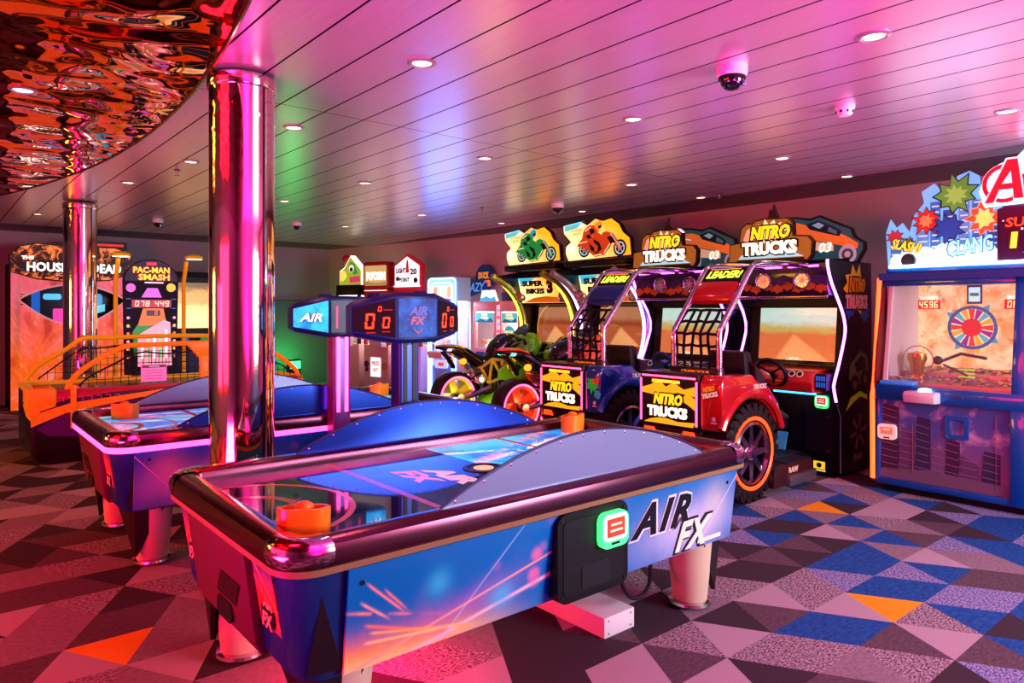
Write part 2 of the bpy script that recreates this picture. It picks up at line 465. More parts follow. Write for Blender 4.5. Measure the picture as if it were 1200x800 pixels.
sprinkler(5.52, 7.2, 'sprinkler above the blue neon prize tower')
sprinkler(6.9, 4.6, 'sprinkler behind the first truck sign near the soffit')
# ------------------------------------------------------------------ chrome columns
def column(x, y, r, label):
    t = thing('chrome_column', label, 'column', (x, y, 0), 0, 'chrome ceiling columns'); t['kind'] = 'structure'
    m = P('#f2d8c4', .06, 1.0)
    b = B(); b.lathe([(r, 0), (r, ZC-.02)], m, n=64); b.out('shaft', t)
    b = B(); b.lathe([(r+.004, ZC-.09), (r+.01, ZC-.08), (r+.01, ZC-.03), (r+.004, ZC-.02)], m, n=64); b.out('collar', t)
    b = B(); b.lathe([(r+.002, 0), (r+.02, .004), (r+.02, .07), (r+.003, .08)], m, n=64); b.out('base_ring', t)
    b = B()
    a = math.atan2(-y, -x)+rad(40)
    for da in (0, PI):
        b.box((r-.006, -.006, .05), (r+.004, .006, ZC-.05), P('#5a4a50', .2, 1.0), mtx=Matrix.Rotation(a+da, 4, 'Z'))
    b.out('seam', t)
column(1.38, 4.03, .175, 'tall chrome column standing between the two air hockey tables')
column(1.47, 10.02, .18, 'further chrome column in front of the shooting booth')
# ------------------------------------------------------------------ air hockey tables
def side_art():
    t = NT('hockey_side_art'); x, y, z = t.coord()         # x -1.25..1.25 along the table, z height
    bg = t.mix(t.step(z, .3, .8), '#0058a4', '#006cb4')
    bg = t.mix(t.bell(x, -.2, 1.1)*.5, bg, '#0080cc')
    n = t.noise(2.2, 4, None, .6, 1.2); n2 = t.noise(7, 3, None, .6, .5)
    # warm burst that fans out from the lower left
    curve = .50 - (x+.75)*(x+.75)*.42
    fade = t.step(x, -.05, -.95)
    warm = t.bell(z+n*.12-.06, .40, .075)*t.step(x, -.25, -.95)
    pink = t.bell(z-x*.16+n*.2-.1, .58, .075)*t.step(x, -.15, -.6)*.4
    st = t.bell(z - .30 - (x+1.2)*.19, 0.0, .008)*t.step(x, .35, -.1)*t.step(x, -1.2, -1.0)
    st2 = t.bell(z - .34 - (x+1.2)*.24, 0.0, .005)*t.step(x, .1, -.3)
    st3 = t.bell(z - .62 + (x+1.2)*.28, 0.0, .006)*t.step(x, -.6, -1.0)*t.step(n2, .4, .6)
    c = t.mix(pink, bg, '#c86ad0')
    c = t.mix(warm, c, '#ff8f4c')
    c = t.mix(t.bell(z+n*.1-.05, .37, .045)*t.step(x, -.15, -.9), c, '#ffd98a')
    c = t.mix(st, c, '#ffd0d8'); c = t.mix(st2, c, '#ffb0a0'); c = t.mix(st3, c, '#ff9a80')
    for k, (x0, z0, sl, ln, hc) in enumerate(((-1.0, .66, -.9, .16, '#ff9a8a'), (-1.02, .60, -.75, .12, '#ffb0a0'), (-.93, .62, -1.0, .10, '#ff8a80'), (-1.0, .52, -.35, .34, '#ff8a60'), (-.98, .49, -.22, .45, '#ffc070'), (-1.0, .46, -.12, .4, '#ffd890'))):
        c = t.mix(t.bell(z - z0 - (x - x0)*sl, 0, .006)*t.step(x, x0-.02, x0+.01)*t.step(x, x0+ln, x0+ln-.06), c, hc)
    c = t.mix(t.bell(x, -.72, .05)*t.bell(z, .60, .05)*.7, c, '#40d0f0'); c = t.mix(t.bell(x, -.42, .06)*t.bell(z, .47, .05)*.8, c, '#50c8f8')
    # violet bubbles
    v = t.n.new('ShaderNodeTexVoronoi'); v.inputs['Scale'].default_value = 7.5; t.l.new(t.vec, v.inputs['Vector'])
    bub = t.step(V(t, v.outputs['Distance']), .34, .1)*t.bell(x, -.32, .34)*t.bell(z - (x+.4)*.3, .52, .12)
    c = t.mix(bub*.9, c, '#f07ab0')
    # white flare behind the name
    glow = t.bell(x, .78, .36)*t.bell(z+n2*.1-.05, .50, .13)
    c = t.mix(glow*.7, c, '#e4dcf4')
    c = t.mix(t.bell(x, .98, .10)*t.bell(z, .60, .1)*.8*n2, c, '#ffe7a8')
    c = t.mix(t.bell(z - .42 - (x-.9)*1.1, 0, .004)*t.step(x, .8, .9), c, '#e8c8f0')
    c = t.mix(t.bell(z - .52 - (x+.55)*.95, 0, .004)*t.step(x, -.75, -.7)*t.step(x, -.2, -.4)*.7, c, '#a8d8ff')
    return t.done(c, .3, 0, None, 0, .35)
def end_art():
    t = NT('hockey_end_art'); x, y, z = t.coord()
    n = t.noise(3, 3, None, .6, 1)
    c = t.mix(t.bell(z+n*.1-.05, .58, .1), '#123a86', '#d8502c')
    c = t.mix(t.bell(z - .62 + y.abs()*.8 - .38, 0, .006), c, '#ffc070')
    c = t.mix(t.bell(z - .56 + y.abs()*.8 - .38, 0, .006), c, '#ffb060')
    return t.done(c, .35, 0, None, 0, .3)
def field_art(flip):
    t = NT('hockey_playfield'); x, y, z = t.coord()
    if flip: x = x*-1.0
    n = t.noise(1.6, 4, None, .6, 1.0); n2 = t.noise(5, 3, None, .6, 1.5)
    far = t.step(x, -5.0, -4.9) if flip else t.step(x, .035, .045)
    dark = t.mix(t.step(n, .35, .7), '#062a5c', '#1173c8')
    dark = t.mix(t.step(x, -.5, -.56)*.9, dark, '#101a38')
    brt = t.mix(t.step(n, .38, .62), '#0f6fd8', '#3fd0ff')
    r = t.bell(y - .1 - x*.28, 0, .03) + t.bell(y + .35 - x*.18, 0, .02) + t.bell(y - .42 + x*.35, 0, .022) + t.bell(y + .12 - x*-.3, 0, .016)
    brt = t.mix(r*t.step(n2, .3, .6), brt, '#f4f8ff')
    o = t.bell(y + .02 - x*.55, .1, .045)*t.step(n2, .42, .6)
    brt = t.mix(o, brt, '#ff9a66')
    c = t.mix(far, dark, brt)
    v = t.n.new('ShaderNodeTexVoronoi'); v.inputs['Scale'].default_value = 38; v.inputs['Randomness'].default_value = 0; t.l.new(t.vec, v.inputs['Vector'])
    c = t.mix(t.step(V(t, v.outputs['Distance']), .16, .1)*.55, c, '#0a2c66')
    es = far*1.0 + .16*t.step(x, -.56, -.5) + .02
    return t.done(c, .06, 0, c, es, .6)
SIDE_ART, END_ART = side_art(), end_art()
NAVY = P('#10306c', .38, 0, 0, .3); NAVY2 = P('#0e2858', .4, 0, 0, .3)
MAROON = P('#541a30', .45); RAIL = P('#6a3a4c', .22, 1.0)
def shield_mat():
    t = NT('perforated_shield'); x, y, z = t.coord()
    v = t.n.new('ShaderNodeTexVoronoi'); v.inputs['Scale'].default_value = 22; v.inputs['Randomness'].default_value = .0; t.l.new(t.vec, v.inputs['Vector'])
    c = t.mix(t.step(V(t, v.outputs['Distance']), .14, .1)*.6, '#8090b4', '#2c3868')
    return t.done(c, .28, .2)
SHIELD = shield_mat(); SHIELD_BLUE = P('#1d46c0', .22, .6)
def hockey_table(label, loc, rz, led_on, flip):
    t = thing('air_hockey_table', label, 'air hockey table', loc, rz, 'air hockey tables with score towers')
    L, W = 1.30, .70
    # shell: tapered tub with rounded corner posts
    def ring(z, l, w, r): return [(p[0], p[1], z) for p in rrect(0, 0, 2*l, 2*w, r, 5)]
    b = B(); secs = [ring(.36, L-.10, W-.09, .10), ring(.40, L-.075, W-.07, .11), ring(.77, L-.03, W-.03, .12)]
    n = len(secs[0]); vs = sum(secs, [])
    fs = [tuple(range(n-1, -1, -1))] + [(i*n+j, i*n+(j+1) % n, (i+1)*n+(j+1) % n, (i+1)*n+j) for i in range(2) for j in range(n)]
    b.add(vs, fs, NAVY); b.out('body', t)
    # printed side panels, leaning in at the foot
    for s in (-1, 1):
        b = B(); nz = math.hypot(.045, .37)
        q = [(-1.08, .375), (1.16, .375), (1.16, .735), (-1.08, .735)]
        yy = lambda z: s*(W-.06+(z-.36)*(.04/.37)*.0 + (.046*(z-.375)/.39) - .006)
        b.add([(x, yy(z), z) for x, z in q]+[(x, yy(z)+s*.012, z) for x, z in q], [(0,1,2,3),(4,5,6,7),(0,1,5,4),(1,2,6,5),(2,3,7,6),(3,0,4,7)], SIDE_ART)
        b.cyl((-1.03, yy(.68)+s*.01, .68), (-1.03, yy(.68)+s*.015, .68), .009, BLACK, n=10)
        b.cyl((1.08, yy(.68)+s*.01, .68), (1.08, yy(.68)+s*.015, .68), .009, BLACK, n=10)
        sp = b.out('side_panel', t)
        b = B()
        tilt = math.atan2(.046, .39)
        f = fr((0, yy(.57)+s*.013, .57), (1 if s < 0 else -1, 0, 0), (0, s*math.sin(tilt), math.cos(tilt)))
        k = 1
        b.text('AIR', f, .55, .035, .462, .182, WHITE, .002, 0, .08, .32, 1.22); b.text('AIR', f, .55, .035, .44, .16, P('#14161f', .3), .005, 0, .035, .32, 1.22)
        b.text('FX', f, .82, -.105, .31, .172, P('#1a1c26', .3), .003, 0, .085, .32, 1.12); b.text('FX', f, .82, -.105, .288, .15, P('#fff2d0', .3), .006, 0, .035, .32, 1.12)
        b.box((.86, -.172, 0), (1.06, -.152, .004), P('#fff2d0', .3), mtx=f)
        b.out('name_lettering', sp)
    # ends: art panels beside a bulged middle cover with vent and puck slot
    for s in (-1, 1):
        xx = lambda z: s*(L-.10+.068*(z-.36)/.41+.004)
        for y0, y1 in ((-.52, -.34), (.34, .52)):
            b = B(); q = [(y0, .385), (y1, .385), (y1, .765), (y0, .765)]
            b.add([(xx(z), y, z) for y, z in q]+[(xx(z)+s*.01, y, z) for y, z in q], [(0,1,2,3),(4,5,6,7),(0,1,5,4),(1,2,6,5),(2,3,7,6),(3,0,4,7)], END_ART)
            ep = b.out('end_panel', t)
            b = B(); yc = (y0+y1)/2
            f = fr((xx(.56)+s*.0105, yc, .56), (0, s, 0), (0, 0, 1))
            b.disc(f, 0, 0, .062, BLACK, .002); b.text('AIR', f, 0, .03, .085, .04, P('#ffc890', .4), .004, 0, .04); b.text('FX', f, .0, -.028, .085, .05, P('#ffc890', .4), .004, 0, .04)
            b.out('end_emblem', ep)
        b = B()
        q = [(xx(.36)+s*.03, .37), (xx(.36)+s*.055, .42), (xx(.77)+s*.03, .74), (xx(.77)+s*.012, .775), (xx(.77)-s*.02, .775), (xx(.36)-s*.02, .37)]
        b.prism([(a, c) for a, c in q], 'y', -.335, .335, MAROON, .012); ec = b.out('end_cover', t)
        b = B()
        for k in range(8):
            z = .60-k*.013; x = xx(z)+s*.046
            b.box((x-s*.012, -.26+k*.01, z), (x+s*.002, -.06+k*.012, z+.006), P('#2c0e1a', .5))
        b.out('vent', ec)
        b = B(); f = fr((xx(.45)+s*.05, -.05, .455), (0, s, 0), (0, 0, 1))
        b.rect(f, 0, 0, .17, .075, P('#060306', .6), .006, -.002, .03); b.out('puck_slot', ec)
    # rail
    b = B()
    o = rrect(0, 0, 2*L, 2*W, .13, 8); prof = [(0, -.055), (.004, -.02), (-.004, .012), (-.03, .03), (-.075, .03), (-.105, .014), (-.112, -.01), (-.112, -.045)]
    secs = []
    for off, z in prof: secs.append([(p[0], p[1], .822+z) for p in (grow(o, off) if off else o)])
    n = len(o); vs = sum(secs, []); k = len(secs)
    fs = [(i*n+j, i*n+(j+1) % n, ((i+1) % k)*n+(j+1) % n, ((i+1) % k)*n+j) for i in range(k) for j in range(n)]
    b.add(vs, fs, RAIL); rl = b.out('rail', t)
    for sx in (-1, 1):
        for sy in (-1, 1):
            b = B(); c = (sx*(L-.13), sy*(W-.13)); a0 = {(1,1):0,(-1,1):90,(-1,-1):180,(1,-1):270}[(sx, sy)]
            m = 8; vs = []
            for i in range(m+1):
                a = rad(a0-14+(118)*i/m)
                for r, z in ((.131, .772), (.137, .785), (.139, .805), (.134, .834), (.118, .851), (.095, .857), (.055, .857), (.02, .845)): vs.append((c[0]+r*math.cos(a), c[1]+r*math.sin(a), z))
            b.add(vs, [(i*8+j, i*8+j+1, (i+1)*8+j+1, (i+1)*8+j) for i in range(m) for j in range(7)], P('#c8a8bc', .12, 1.0)); b.out('corner_cap', t)
    b = B(); o2 = grow(o, .001); o3 = grow(o, -.02)
    vs = [(p[0], p[1], .767 if led_on else .763) for p in o2]+[(p[0], p[1], .733 if led_on else .742) for p in o2]+[(p[0], p[1], .733 if led_on else .742) for p in o3]+[(p[0], p[1], .767 if led_on else .763) for p in o3]
    if led_on == 0: lm = P('#8a6c48', .5)
    else: lm = P('#ff4fa8', .4, 0, 6.0, 0, '#ff3c90')
    b.add(vs, [(i*n+j, i*n+(j+1) % n, ((i+1) % 4)*n+(j+1) % n, ((i+1) % 4)*n+j) for i in range(4) for j in range(n)], lm)
    b.out('led_strip', t, 'glowing pink light strip' if led_on else 'unlit tan light strip')
    # playing field with printed lines
    b = B(); b.box((-L+.1, -W+.1, .76), (L-.1, W-.1, .792), field_art(flip)); pf = b.out('playfield', t)
    f0 = fr((0, 0, .7921), (1, 0, 0), (0, 1, 0)); sg = -1 if flip else 1
    b = B(); red = P('#c41c28', .2, 0, .12, .5); org = P('#d8622c', .2, 0, .12, .5)
    b.rect(f0, -sg*.56, 0, .035, 2*W-.2, red, .0006); b.out('field_line', pf, 'red line')
    b = B(); b.rect(f0, sg*.56, 0, .03, 2*W-.2, org, .0006); b.out('field_line', pf, 'orange line')
    for q in (-1, 1):
        b = B()
        a0 = -90 if q < 0 else 90
        b.ring(f0, q*(L-.1), 0, .42, .445, org, .0006, 0, 24, a0, a0+180); b.ring(f0, q*(L-.1), 0, .20, .24, red, .0007, 0, 24, a0, a0+180); b.out('goal_arcs', pf)
    b = B(); b.lathe([(.105, .7921), (.105, .796), (.085, .797), (.08, .793)], P('#0a0a12', .3)); b.lathe([(0, .7925), (.05, .7925), (.05, .7955), (0, .796)], P('#ffb070', .3, 0, 1.2)); b.out('centre_disc', pf)
    b = B(); f1 = fr((-sg*.3, sg*-.02, .7922), (0, -sg, 0), (sg, 0, 0)) if False else fr((-.28, 0, .7922), (0, -1, 0), (1, 0, 0))
    if flip: f1 = fr((.28, 0, .7922), (0, 1, 0), (-1, 0, 0))
    b.text('AIR', f1, .02, .065, .36, .11, P('#ffd0c0', .25, 0, .5), .0008, 0, .05, .3); b.text('FX', f1, -.06, -.07, .32, .11, P('#ff9a80', .25, 0, .4), .0008, 0, .05, .3)
    b.out('field_lettering', pf)
    for s in (-1, 1):
        b = B(); b.box((s*(L-.108), -.17, .793), (s*(L-.12), .17, .812), P('#030305', .8)); b.out('goal_slot', t)
    # arched guards along both sides
    for s in (-1, 1):
        b = B(); x0, x1, h = -.70, .92, .205
        pts = [(x0, .845), (x0+.004, .855)]
        for i in range(1, 24):
            u = i/24; pts.append((x0+(x1-x0)*u, .85+h*math.sin(PI*u)**.85))
        pts += [(x1-.004, .855), (x1, .845)]
        y0 = s*(W-.055); q = [(p[0], p[1]) for p in pts]
        b.prism(q, 'y', y0-.004, y0+.004, SHIELD if s < 0 else SHIELD_BLUE); sh = b.out('side_guard', t)
        b = B()
        for i in range(1, 24, 2):
            p = pts[i+1]; b = B(); b.sph((p[0], y0-s*.0, p[1]-.016), .0085, P('#cfd4e8', .2, 1.0), (1, .8, 1), 8); b.out('guard_bolt', sh)
        b = B(); b.tube([(p[0], y0, p[1]) for p in pts[1:-1]], .006, P('#23284a', .3, .6), 8); b.out('guard_edge', sh)
    # legs behind V-shaped corner aprons
    for sx in (-1, 1):
        for sy in (-1, 1):
            cx, cy = sx*(L-.28), sy*(W-.21)
            b = B(); b.lathe([(.088, .03), (.092, .04), (.125, .40), (.125, .44)], P('#cdbb9c', .42), (cx, cy, 0), 28); lg = b.out('leg', t)
            b = B(); b.lathe([(.10, .012), (.115, .02), (.112, .034), (.09, .042)], P('#d0c4c8', .2, 1.0), (cx, cy, 0), 28); b.lathe([(.03, 0), (.035, .012), (0, .016)], BLACK, (cx, cy, 0)); b.out('foot', lg)
    for sx in (-1, 1):
        for sy in (-1, 1):
            b = B(); c = Vector((sx*(L-.22), sy*(W-.20))); 
            e = [(sx*(L-.10), sy*(W-.34)), (sx*(L-.115), sy*(W-.155)), (sx*(L-.16), sy*(W-.10)), (sx*(L-.34), sy*(W-.085))]
            tip = (sx*(L-.165), sy*(W-.13))
            top = [(p[0], p[1], .40) for p in e]; top2 = [(p[0]*.985, p[1]*.975, .40) for p in e]
            tv = (tip[0], tip[1], .07)
            vs = top+[tv]+top2+[(tip[0]*.985, tip[1]*.975, .075)]
            b.add(vs, [(0,1,4),(1,2,4),(2,3,4),(5,9,6),(6,9,7),(7,9,8),(0,4,9,5),(3,8,9,4)], P('#1c1016', .5)); b.out('corner_apron', t)
            b = B()
            w = lambda z, d: d
            a = Vector((sx*(L-.055), sy*(W-.20), 0)); 
            pts3 = [(sx*(L-.112), sy*(W-.095), .395), (sx*(L-.225), sy*(W-.072), .395), (sx*(L-.145), sy*(W-.056), .66)]
            off = Vector((sx*.006, sy*.012, 0))
            v0 = [Vector(p) for p in pts3]; v1 = [p+off for p in v0]
            b.add(v0+v1, [(0,1,2),(3,5,4),(0,3,4,1),(1,4,5,2),(2,5,3,0)], P('#1c1016', .5)); b.out('corner_wedge', t)
    # coin door with the green card reader
    f = fr((0, -(W-.012), 0), (1, 0, 0), (0, 0, 1))
    b = B(); b.rect(f, .05, .555, .43, .37, P('#07070a', .4), .08, -.06, .05); b.ring(f, .05, .555, .0, .001, BLACK, .001)
    b.rect(f, .05, .40, .40, .03, P('#0b0b0e', .4), .03, -.03, .01); cd = b.out('coin_door', t)
    b = B(); b.rect(f, .055, .46, .17, .10, P('#14141a', .5), .006, .02, .01); b.rect(f, -.06, .51, .15, .004, P('#1d1d24', .5), .004, .02); b.rect(f, .05, .555, .37, .31, P('#0b0b10', .45), .003, .02, .03)
    for px, pz in ((-.14, .71), (.24, .71), (-.14, .40), (.24, .40)): b.disc(f, px, pz, .007, P('#3a3a40', .3, .8), .004, .02, 10)
    b.out('door_plate', cd)
    card_reader(cd, f, .145, .635, .17, .15, .025)
    # score tower
    tx = -.12 if led_on else 0.0; ty = W+.05
    led = G('#ff9ad8', 0) if False else None
    b = B(); b.rect(fr((tx, ty, 0), (1,0,0), (0,1,0)), 0, 0, .13, .11, P('#1c3f9c', .3, .3) if not led_on else P('#7a3aa0', .3, .3), .75, .66, .015)
    b.box((tx-.05, W-.02, .66), (tx+.05, ty+.03, .72), NAVY2); po = b.out('score_post', t)
    for s in (-1, 1):
        yq = ty+s*.0555
        for k in (-1, 1):
            b = B(); b.box((tx+k*.03-.012, yq-.004, .87), (tx+k*.03+.012, yq+.004, 1.42), P('#ff6ac0', .3, 0, 6.0, 0, '#ff3c90') if led_on else P('#2a1a24', .4))
            b.out('post_light', po, 'glowing pink light bar' if led_on else 'dark unlit light bar')
    score_head(t, tx, ty)
    return t
def card_reader(par, f, cx, cz, w, h, z, glow='#3cff78'):
    b = B(); b.rect(f, cx, cz, w, h, P(glow, .3, 0, 1.8, 0, glow), .03, z, h*.25); r = b.out('card_reader', par)
    b = B(); b.rect(f, cx, cz+h*.08, w*.9, h*.74, P('#d8ffe0', .3, 0, 1.0), .003, z+.03, h*.18); b.rect(f, cx, cz+h*.08, w*.66, h*.52, P('#c83c28', .3, 0, .9), .004, z+.031)
    b.rect(f, cx, cz+h*.17, w*.4, h*.06, P('#ffd0a8', .3, 0, 1), .002, z+.035); b.rect(f, cx, cz+h*.0, w*.46, h*.06, P('#ffd0a8', .3, 0, 1), .002, z+.035)
    b.rect(f, cx, cz-h*.38, w*.3, h*.07, P('#102015', .3), .003, z+.03); b.out('reader_screen', r)
def star_art():
    t = NT('star_field_print'); x, y, z = t.coord()
    n = t.noise(9, 3, None, .6); s = t.noise(160, 1)
    c = t.mix(t.step(n, .35, .7), '#062a74', '#1264bc'); c = t.mix(t.step(s, .74, .77), c, '#d8f0ff')
    return t.done(c, .45, 0, c, .5)
def glow_art():
    t = NT('lit_blue_panel'); x, y, z = t.coord()
    n = t.noise(7, 3, None, .6); c = t.mix(t.step(n, .3, .75), '#0a6ae0', '#38c8ff')
    return t.done(c, .5, 0, c, 1.6)
STAR, GLOWB = star_art(), glow_art()
def score_head(t, tx, ty):
    # six-sided sign on the post; score faces on the table side, name faces behind
    pl = [(-.135, -.14), (.135, -.14), (.355, -.035), (.355, .035), (.135, .14), (-.135, .14), (-.355, .035), (-.355, -.035)]
    def hh(x): return (1.415, 1.655) if abs(x) < .2 else (1.455, 1.60)
    b = B(); n = 8; m = P('#0c1c5c', .4); vs = []
    for (x, y) in pl:
        for z in (hh(x)[0], hh(x)[0]+.0, hh(x)[1]): pass
    lo = [(tx+x, ty+y, hh(x)[0]) for x, y in pl]; hi = [(tx+x, ty+y, hh(x)[1]) for x, y in pl]
    lo2 = [(tx+x*.93, ty+y*.82, hh(x)[0]-.022) for x, y in pl]; hi2 = [(tx+x*.93, ty+y*.82, hh(x)[1]+.022) for x, y in pl]
    vs = lo2+lo+hi+hi2
    fs = [(i*n+j, i*n+(j+1) % n, (i+1)*n+(j+1) % n, (i+1)*n+j) for i in range(3) for j in range(n)]
    fs += [(7, 0, 1, 2, 3, 4, 5, 6)[::-1], tuple(24+q for q in (0, 1, 2, 3, 4, 5, 6, 7))]
    b.add(vs, [f_ for f_ in fs if len(f_) == 4], m)
    for base in (0, 24):
        q = lambda *i: tuple(base+j for j in i)
        b.bm.verts.ensure_lookup_table()
        for fz in (q(0, 1, 4, 5), q(1, 2, 3, 4), q(5, 6, 7, 0)):
            try: b.bm.faces.new([b.bm.verts[i] for i in fz]).material_index = 0
            except ValueError: pass
    b.cyl((tx, ty, 1.38), (tx, ty, 1.42), .06, NAVY2); b.cyl((tx-.2, ty, 1.64), (tx-.2, ty, 1.675), .05, m, .03, 12); b.cyl((tx+.1, ty, 1.665), (tx+.1, ty, 1.69), .06, m, .04, 12)
    h = b.out('score_head', t)
    def faces(i, j, inset=.93):
        a, c = Vector((tx+pl[i][0], ty+pl[i][1])), Vector((tx+pl[j][0], ty+pl[j][1]))
        r = (c-a); w = r.length; f = fr(((a+c).x/2, (a+c).y/2, 1.53), (r.x, r.y, 0), (0, 0, 1))
        za, zb = hh(pl[i][0]), hh(pl[j][0])
        q = [(-w/2*inset, za[0]-1.53+.012), (w/2*inset, zb[0]-1.53+.012), (w/2*inset, zb[1]-1.53-.012), (-w/2*inset, za[1]-1.53-.012)]
        return f, q, w
    # table side (-y): score displays left and right, star print in the middle
    RED = G('#ff5a28', 2.6); red2 = P('#ff3c20', .3, 0, 2.6, 0, '#ff3a1a')
    for (i, j), flip in (((7, 0), 0), ((1, 2), 1)):
        f, q, w = faces(i, j); b = B(); b.poly(q, f, P('#0c030c', .7), .004, 0); o = b.out('score_display', h)
        b = B(); b.digits('0', f, -w*.1 if not flip else -w*.22, -.012, .05, .085, red2, .0045); b.digits('0', f, w*.26 if not flip else w*.14, -.02, .038, .062, red2, .0045)
        b.digits('0', f, w*.12 if not flip else -.01, .055, .02, .028, red2, .0045)
        b.rect(f, -w*.08 if not flip else -w*.2, -.075, .05, .007, P('#8a2a20', .4, 0, .6), .001, .0045); b.rect(f, w*.26 if not flip else w*.14, -.07, .045, .006, P('#8a2a20', .4, 0, .6), .001, .0045)
        b.rect(f, w*.30 if not flip else w*.16, .05, .05, .006, P('#8a2a20', .4, 0, .6), .001, .0045)
        b.out('score_digits', o)
    f, q, w = faces(0, 1); b = B(); b.poly(q, f, STAR, .004); o = b.out('name_panel', h)
    b = B(); b.text('AIR', f, 0, .045, .12, .05, P('#6a78b8', .5, 0, .25), .003, .004, .04, .25); b.text('FX', f, .0, -.01, .10, .045, P('#b86a7c', .5, 0, .25), .003, .004, .04, .25)
    b.poly([(-.035, -.055), (0, -.09), (.035, -.055), (.025, -.055), (0, -.075), (-.025, -.055)], f, P('#7a1c3c', .3, 0, .4), .003, .004); b.out('name_lettering', o)
    # outer side (+y): lit name panels
    for i, j in ((3, 4), (5, 6)):
        f, q, w = faces(i, j); b = B(); b.poly(q, f, GLOWB, .004); o = b.out('lit_panel', h)
        b = B(); nm = 'FX' if i == 3 else 'AIR'
        b.text('AIR' if i == 3 else 'FX', f, 0, .0, .15, .062, P('#101430', .4), .003, .004, .09, .3); b.text('AIR' if i == 3 else 'FX', f, 0, .0, .145, .056, P('#fff8ee', .3, 0, 1.4), .003, .0065, .03, .3); b.out('name_lettering', o)
    f, q, w = faces(4, 5); b = B(); b.poly(q, f, P('#24144c', .3), .004); o = b.out('rear_panel', h)
    for k in (-1, 1):
        b = B(); b.rect(f, k*.085, .0, .016, .15, P('#c81e6a', .3, 0, 1.0), .003, .004); b.out('rear_light', o)
    b = B(); b.rect(f, 0, -.045, .05, .06, P('#8a1a5a', .3, 0, .5), .003, .004); b.poly([(-.03, .06), (.03, .06), (0, .085)], f, P('#c83020', .3, 0, .8), .003, .004); b.out('rear_badge', o)
T1 = hockey_table('large blue air hockey table in front, with unlit strip, orange strikers and green card reader', (2.14, 2.78, 0), 0, 0, False)
T2 = hockey_table('air hockey table behind the big chrome column, glowing pink under its rail', (2.12, 5.33, 0), PI, 1, True)
def striker(x, y, z, rz, label):
    t = thing('striker', label, 'air hockey striker', (x, y, z), rz, 'orange air hockey strikers')
    OR = P('#ff8c1c', .3, 0, 0, .3)
    b = B(); b.poly(rrect(0, 0, .175, .12, .05, 5), fr((0,0,0), (1,0,0), (0,1,0)), OR, .02)
    # upstand guard around the hand, higher at the front
    o = rrect(0, 0, .175, .12, .05, 5); i = grow(o, -.012); n = len(o)
    hgt = lambda p: .10 + .012*(p[1] < 0)
    vs = [(p[0], p[1], .005) for p in o]+[(p[0]*1.02, p[1]*1.02, hgt(p)) for p in o]+[(p[0]*1.02, p[1]*1.02, hgt(p)) for p in i]+[(p[0], p[1], .02) for p in i]
    b.add(vs, [(q*n+j, q*n+(j+1) % n, (q+1)*n+(j+1) % n, (q+1)*n+j) for q in range(3) for j in range(n)], OR); b.out('guard_cup', t)
    b = B(); b.lathe([(.03, .018), (.022, .05), (.034, .095), (.03, .115), (.014, .125), (0, .126)], OR); b.out('knob', t)
striker(1.01, 2.33, .7925, rad(-35), 'orange striker lying at the near corner of the front table')
striker(3.24, 3.26, .7925, rad(20), 'orange striker at the far corner of the front table')
striker(1.12, 5.72, .7925, rad(-30), 'orange striker on the pink-lit table beside the caged table')
striker(3.2, 5.72, .7925, rad(15), 'orange striker on the pink-lit table beyond its score post')
# power box and cable under the front table
t = thing('power_box', 'white metal box on the carpet under the front air hockey table', 'power box', (2.62, 2.62, 0))
b = B(); b.box((-.12, -.32, 0), (.1, .32, .1), P('#d8cfd0', .5), .006); b.out('case', t)
b = B()
for x in (-.09, .07):
    for z in (.02, .08): b.sph((x, -.321, z), .005, P('#6a6064', .4, .8), (1, .5, 1), 8)
b.out('screw', t)
b = B(); b.tube(smooth_path([(2.66, 2.29, .37), (2.60, 2.28, .27), (2.66, 2.27, .17), (2.80, 2.30, .15), (2.92, 2.36, .2), (2.97, 2.42, .37)], 8), .011, P('#141014', .5), 8)
tag(b.out('power_cable'), 'dark cable looping below the front air hockey table', 'cable')
# ------------------------------------------------------------------ art helpers
def race_screen(name, sky, mid, ground, road):
    t = NT(name); x, y, z = t.coord('Generated')
    n = t.noise(4, 4, None, .6, .6); n2 = t.noise(14, 3, None, .6)
    zz = z + (n-.5)*.16
    c = t.mix(t.step(zz, .62, .78), mid, sky)
    c = t.mix(t.step(zz, .60, .50), c, ground)
    r = t.step((x-.5 + (z-.4)*.25).abs() - (.55-z)*.75, .02, -.06)*t.step(z, .56, .5)
    c = t.mix(r, c, road)
    c = t.mix(t.step(n2, .55, .75)*.35, c, '#6a5a30')
    return t.done(c, .15, 0, c, 1.0, .5)
SCREEN_A = race_screen('desert_race_screen', '#a8d4c4', '#a8a050', '#b8683a', '#d8945c')
SCREEN_B = race_screen('canyon_race_screen', '#9a7050', '#7a3c20', '#98502c', '#d09860')
def splat(b, f, cx, cy, r, m, z=0.0, seed=1, n=18, sx=1.0):
    rn = random.Random(seed)
    b.poly([(cx+sx*r*(.55+.45*rn.random()*(1 if i % 2 else .5)+.2*(i % 2))*math.cos(2*PI*i/n), cy+r*(.55+.45*rn.random()*(1 if i % 2 else .5)+.2*(i % 2))*math.sin(2*PI*i/n)) for i in range(n)], f, m, .002, z)
def truck_name(b, f, cx, cy, w, h, z, lit=1.0):
    K = P('#120806', .4)
    b.text('NITRO', f, cx+.02*w, cy+h*.24, w*.77, h*.52, K, .002, z, .12, .22); b.text('NITRO', f, cx+.02*w, cy+h*.24, w*.70, h*.42, P('#ffc21c', .3, 0, lit), .004, z+.002, .045, .22)
    b.text('TRUCKS', f, cx, cy-h*.24, w*1.05, h*.51, K, .002, z, .13); b.text('TRUCKS', f, cx, cy-h*.24, w*.97, h*.41, P('#fff2d8', .3, 0, lit), .004, z+.002, .06)
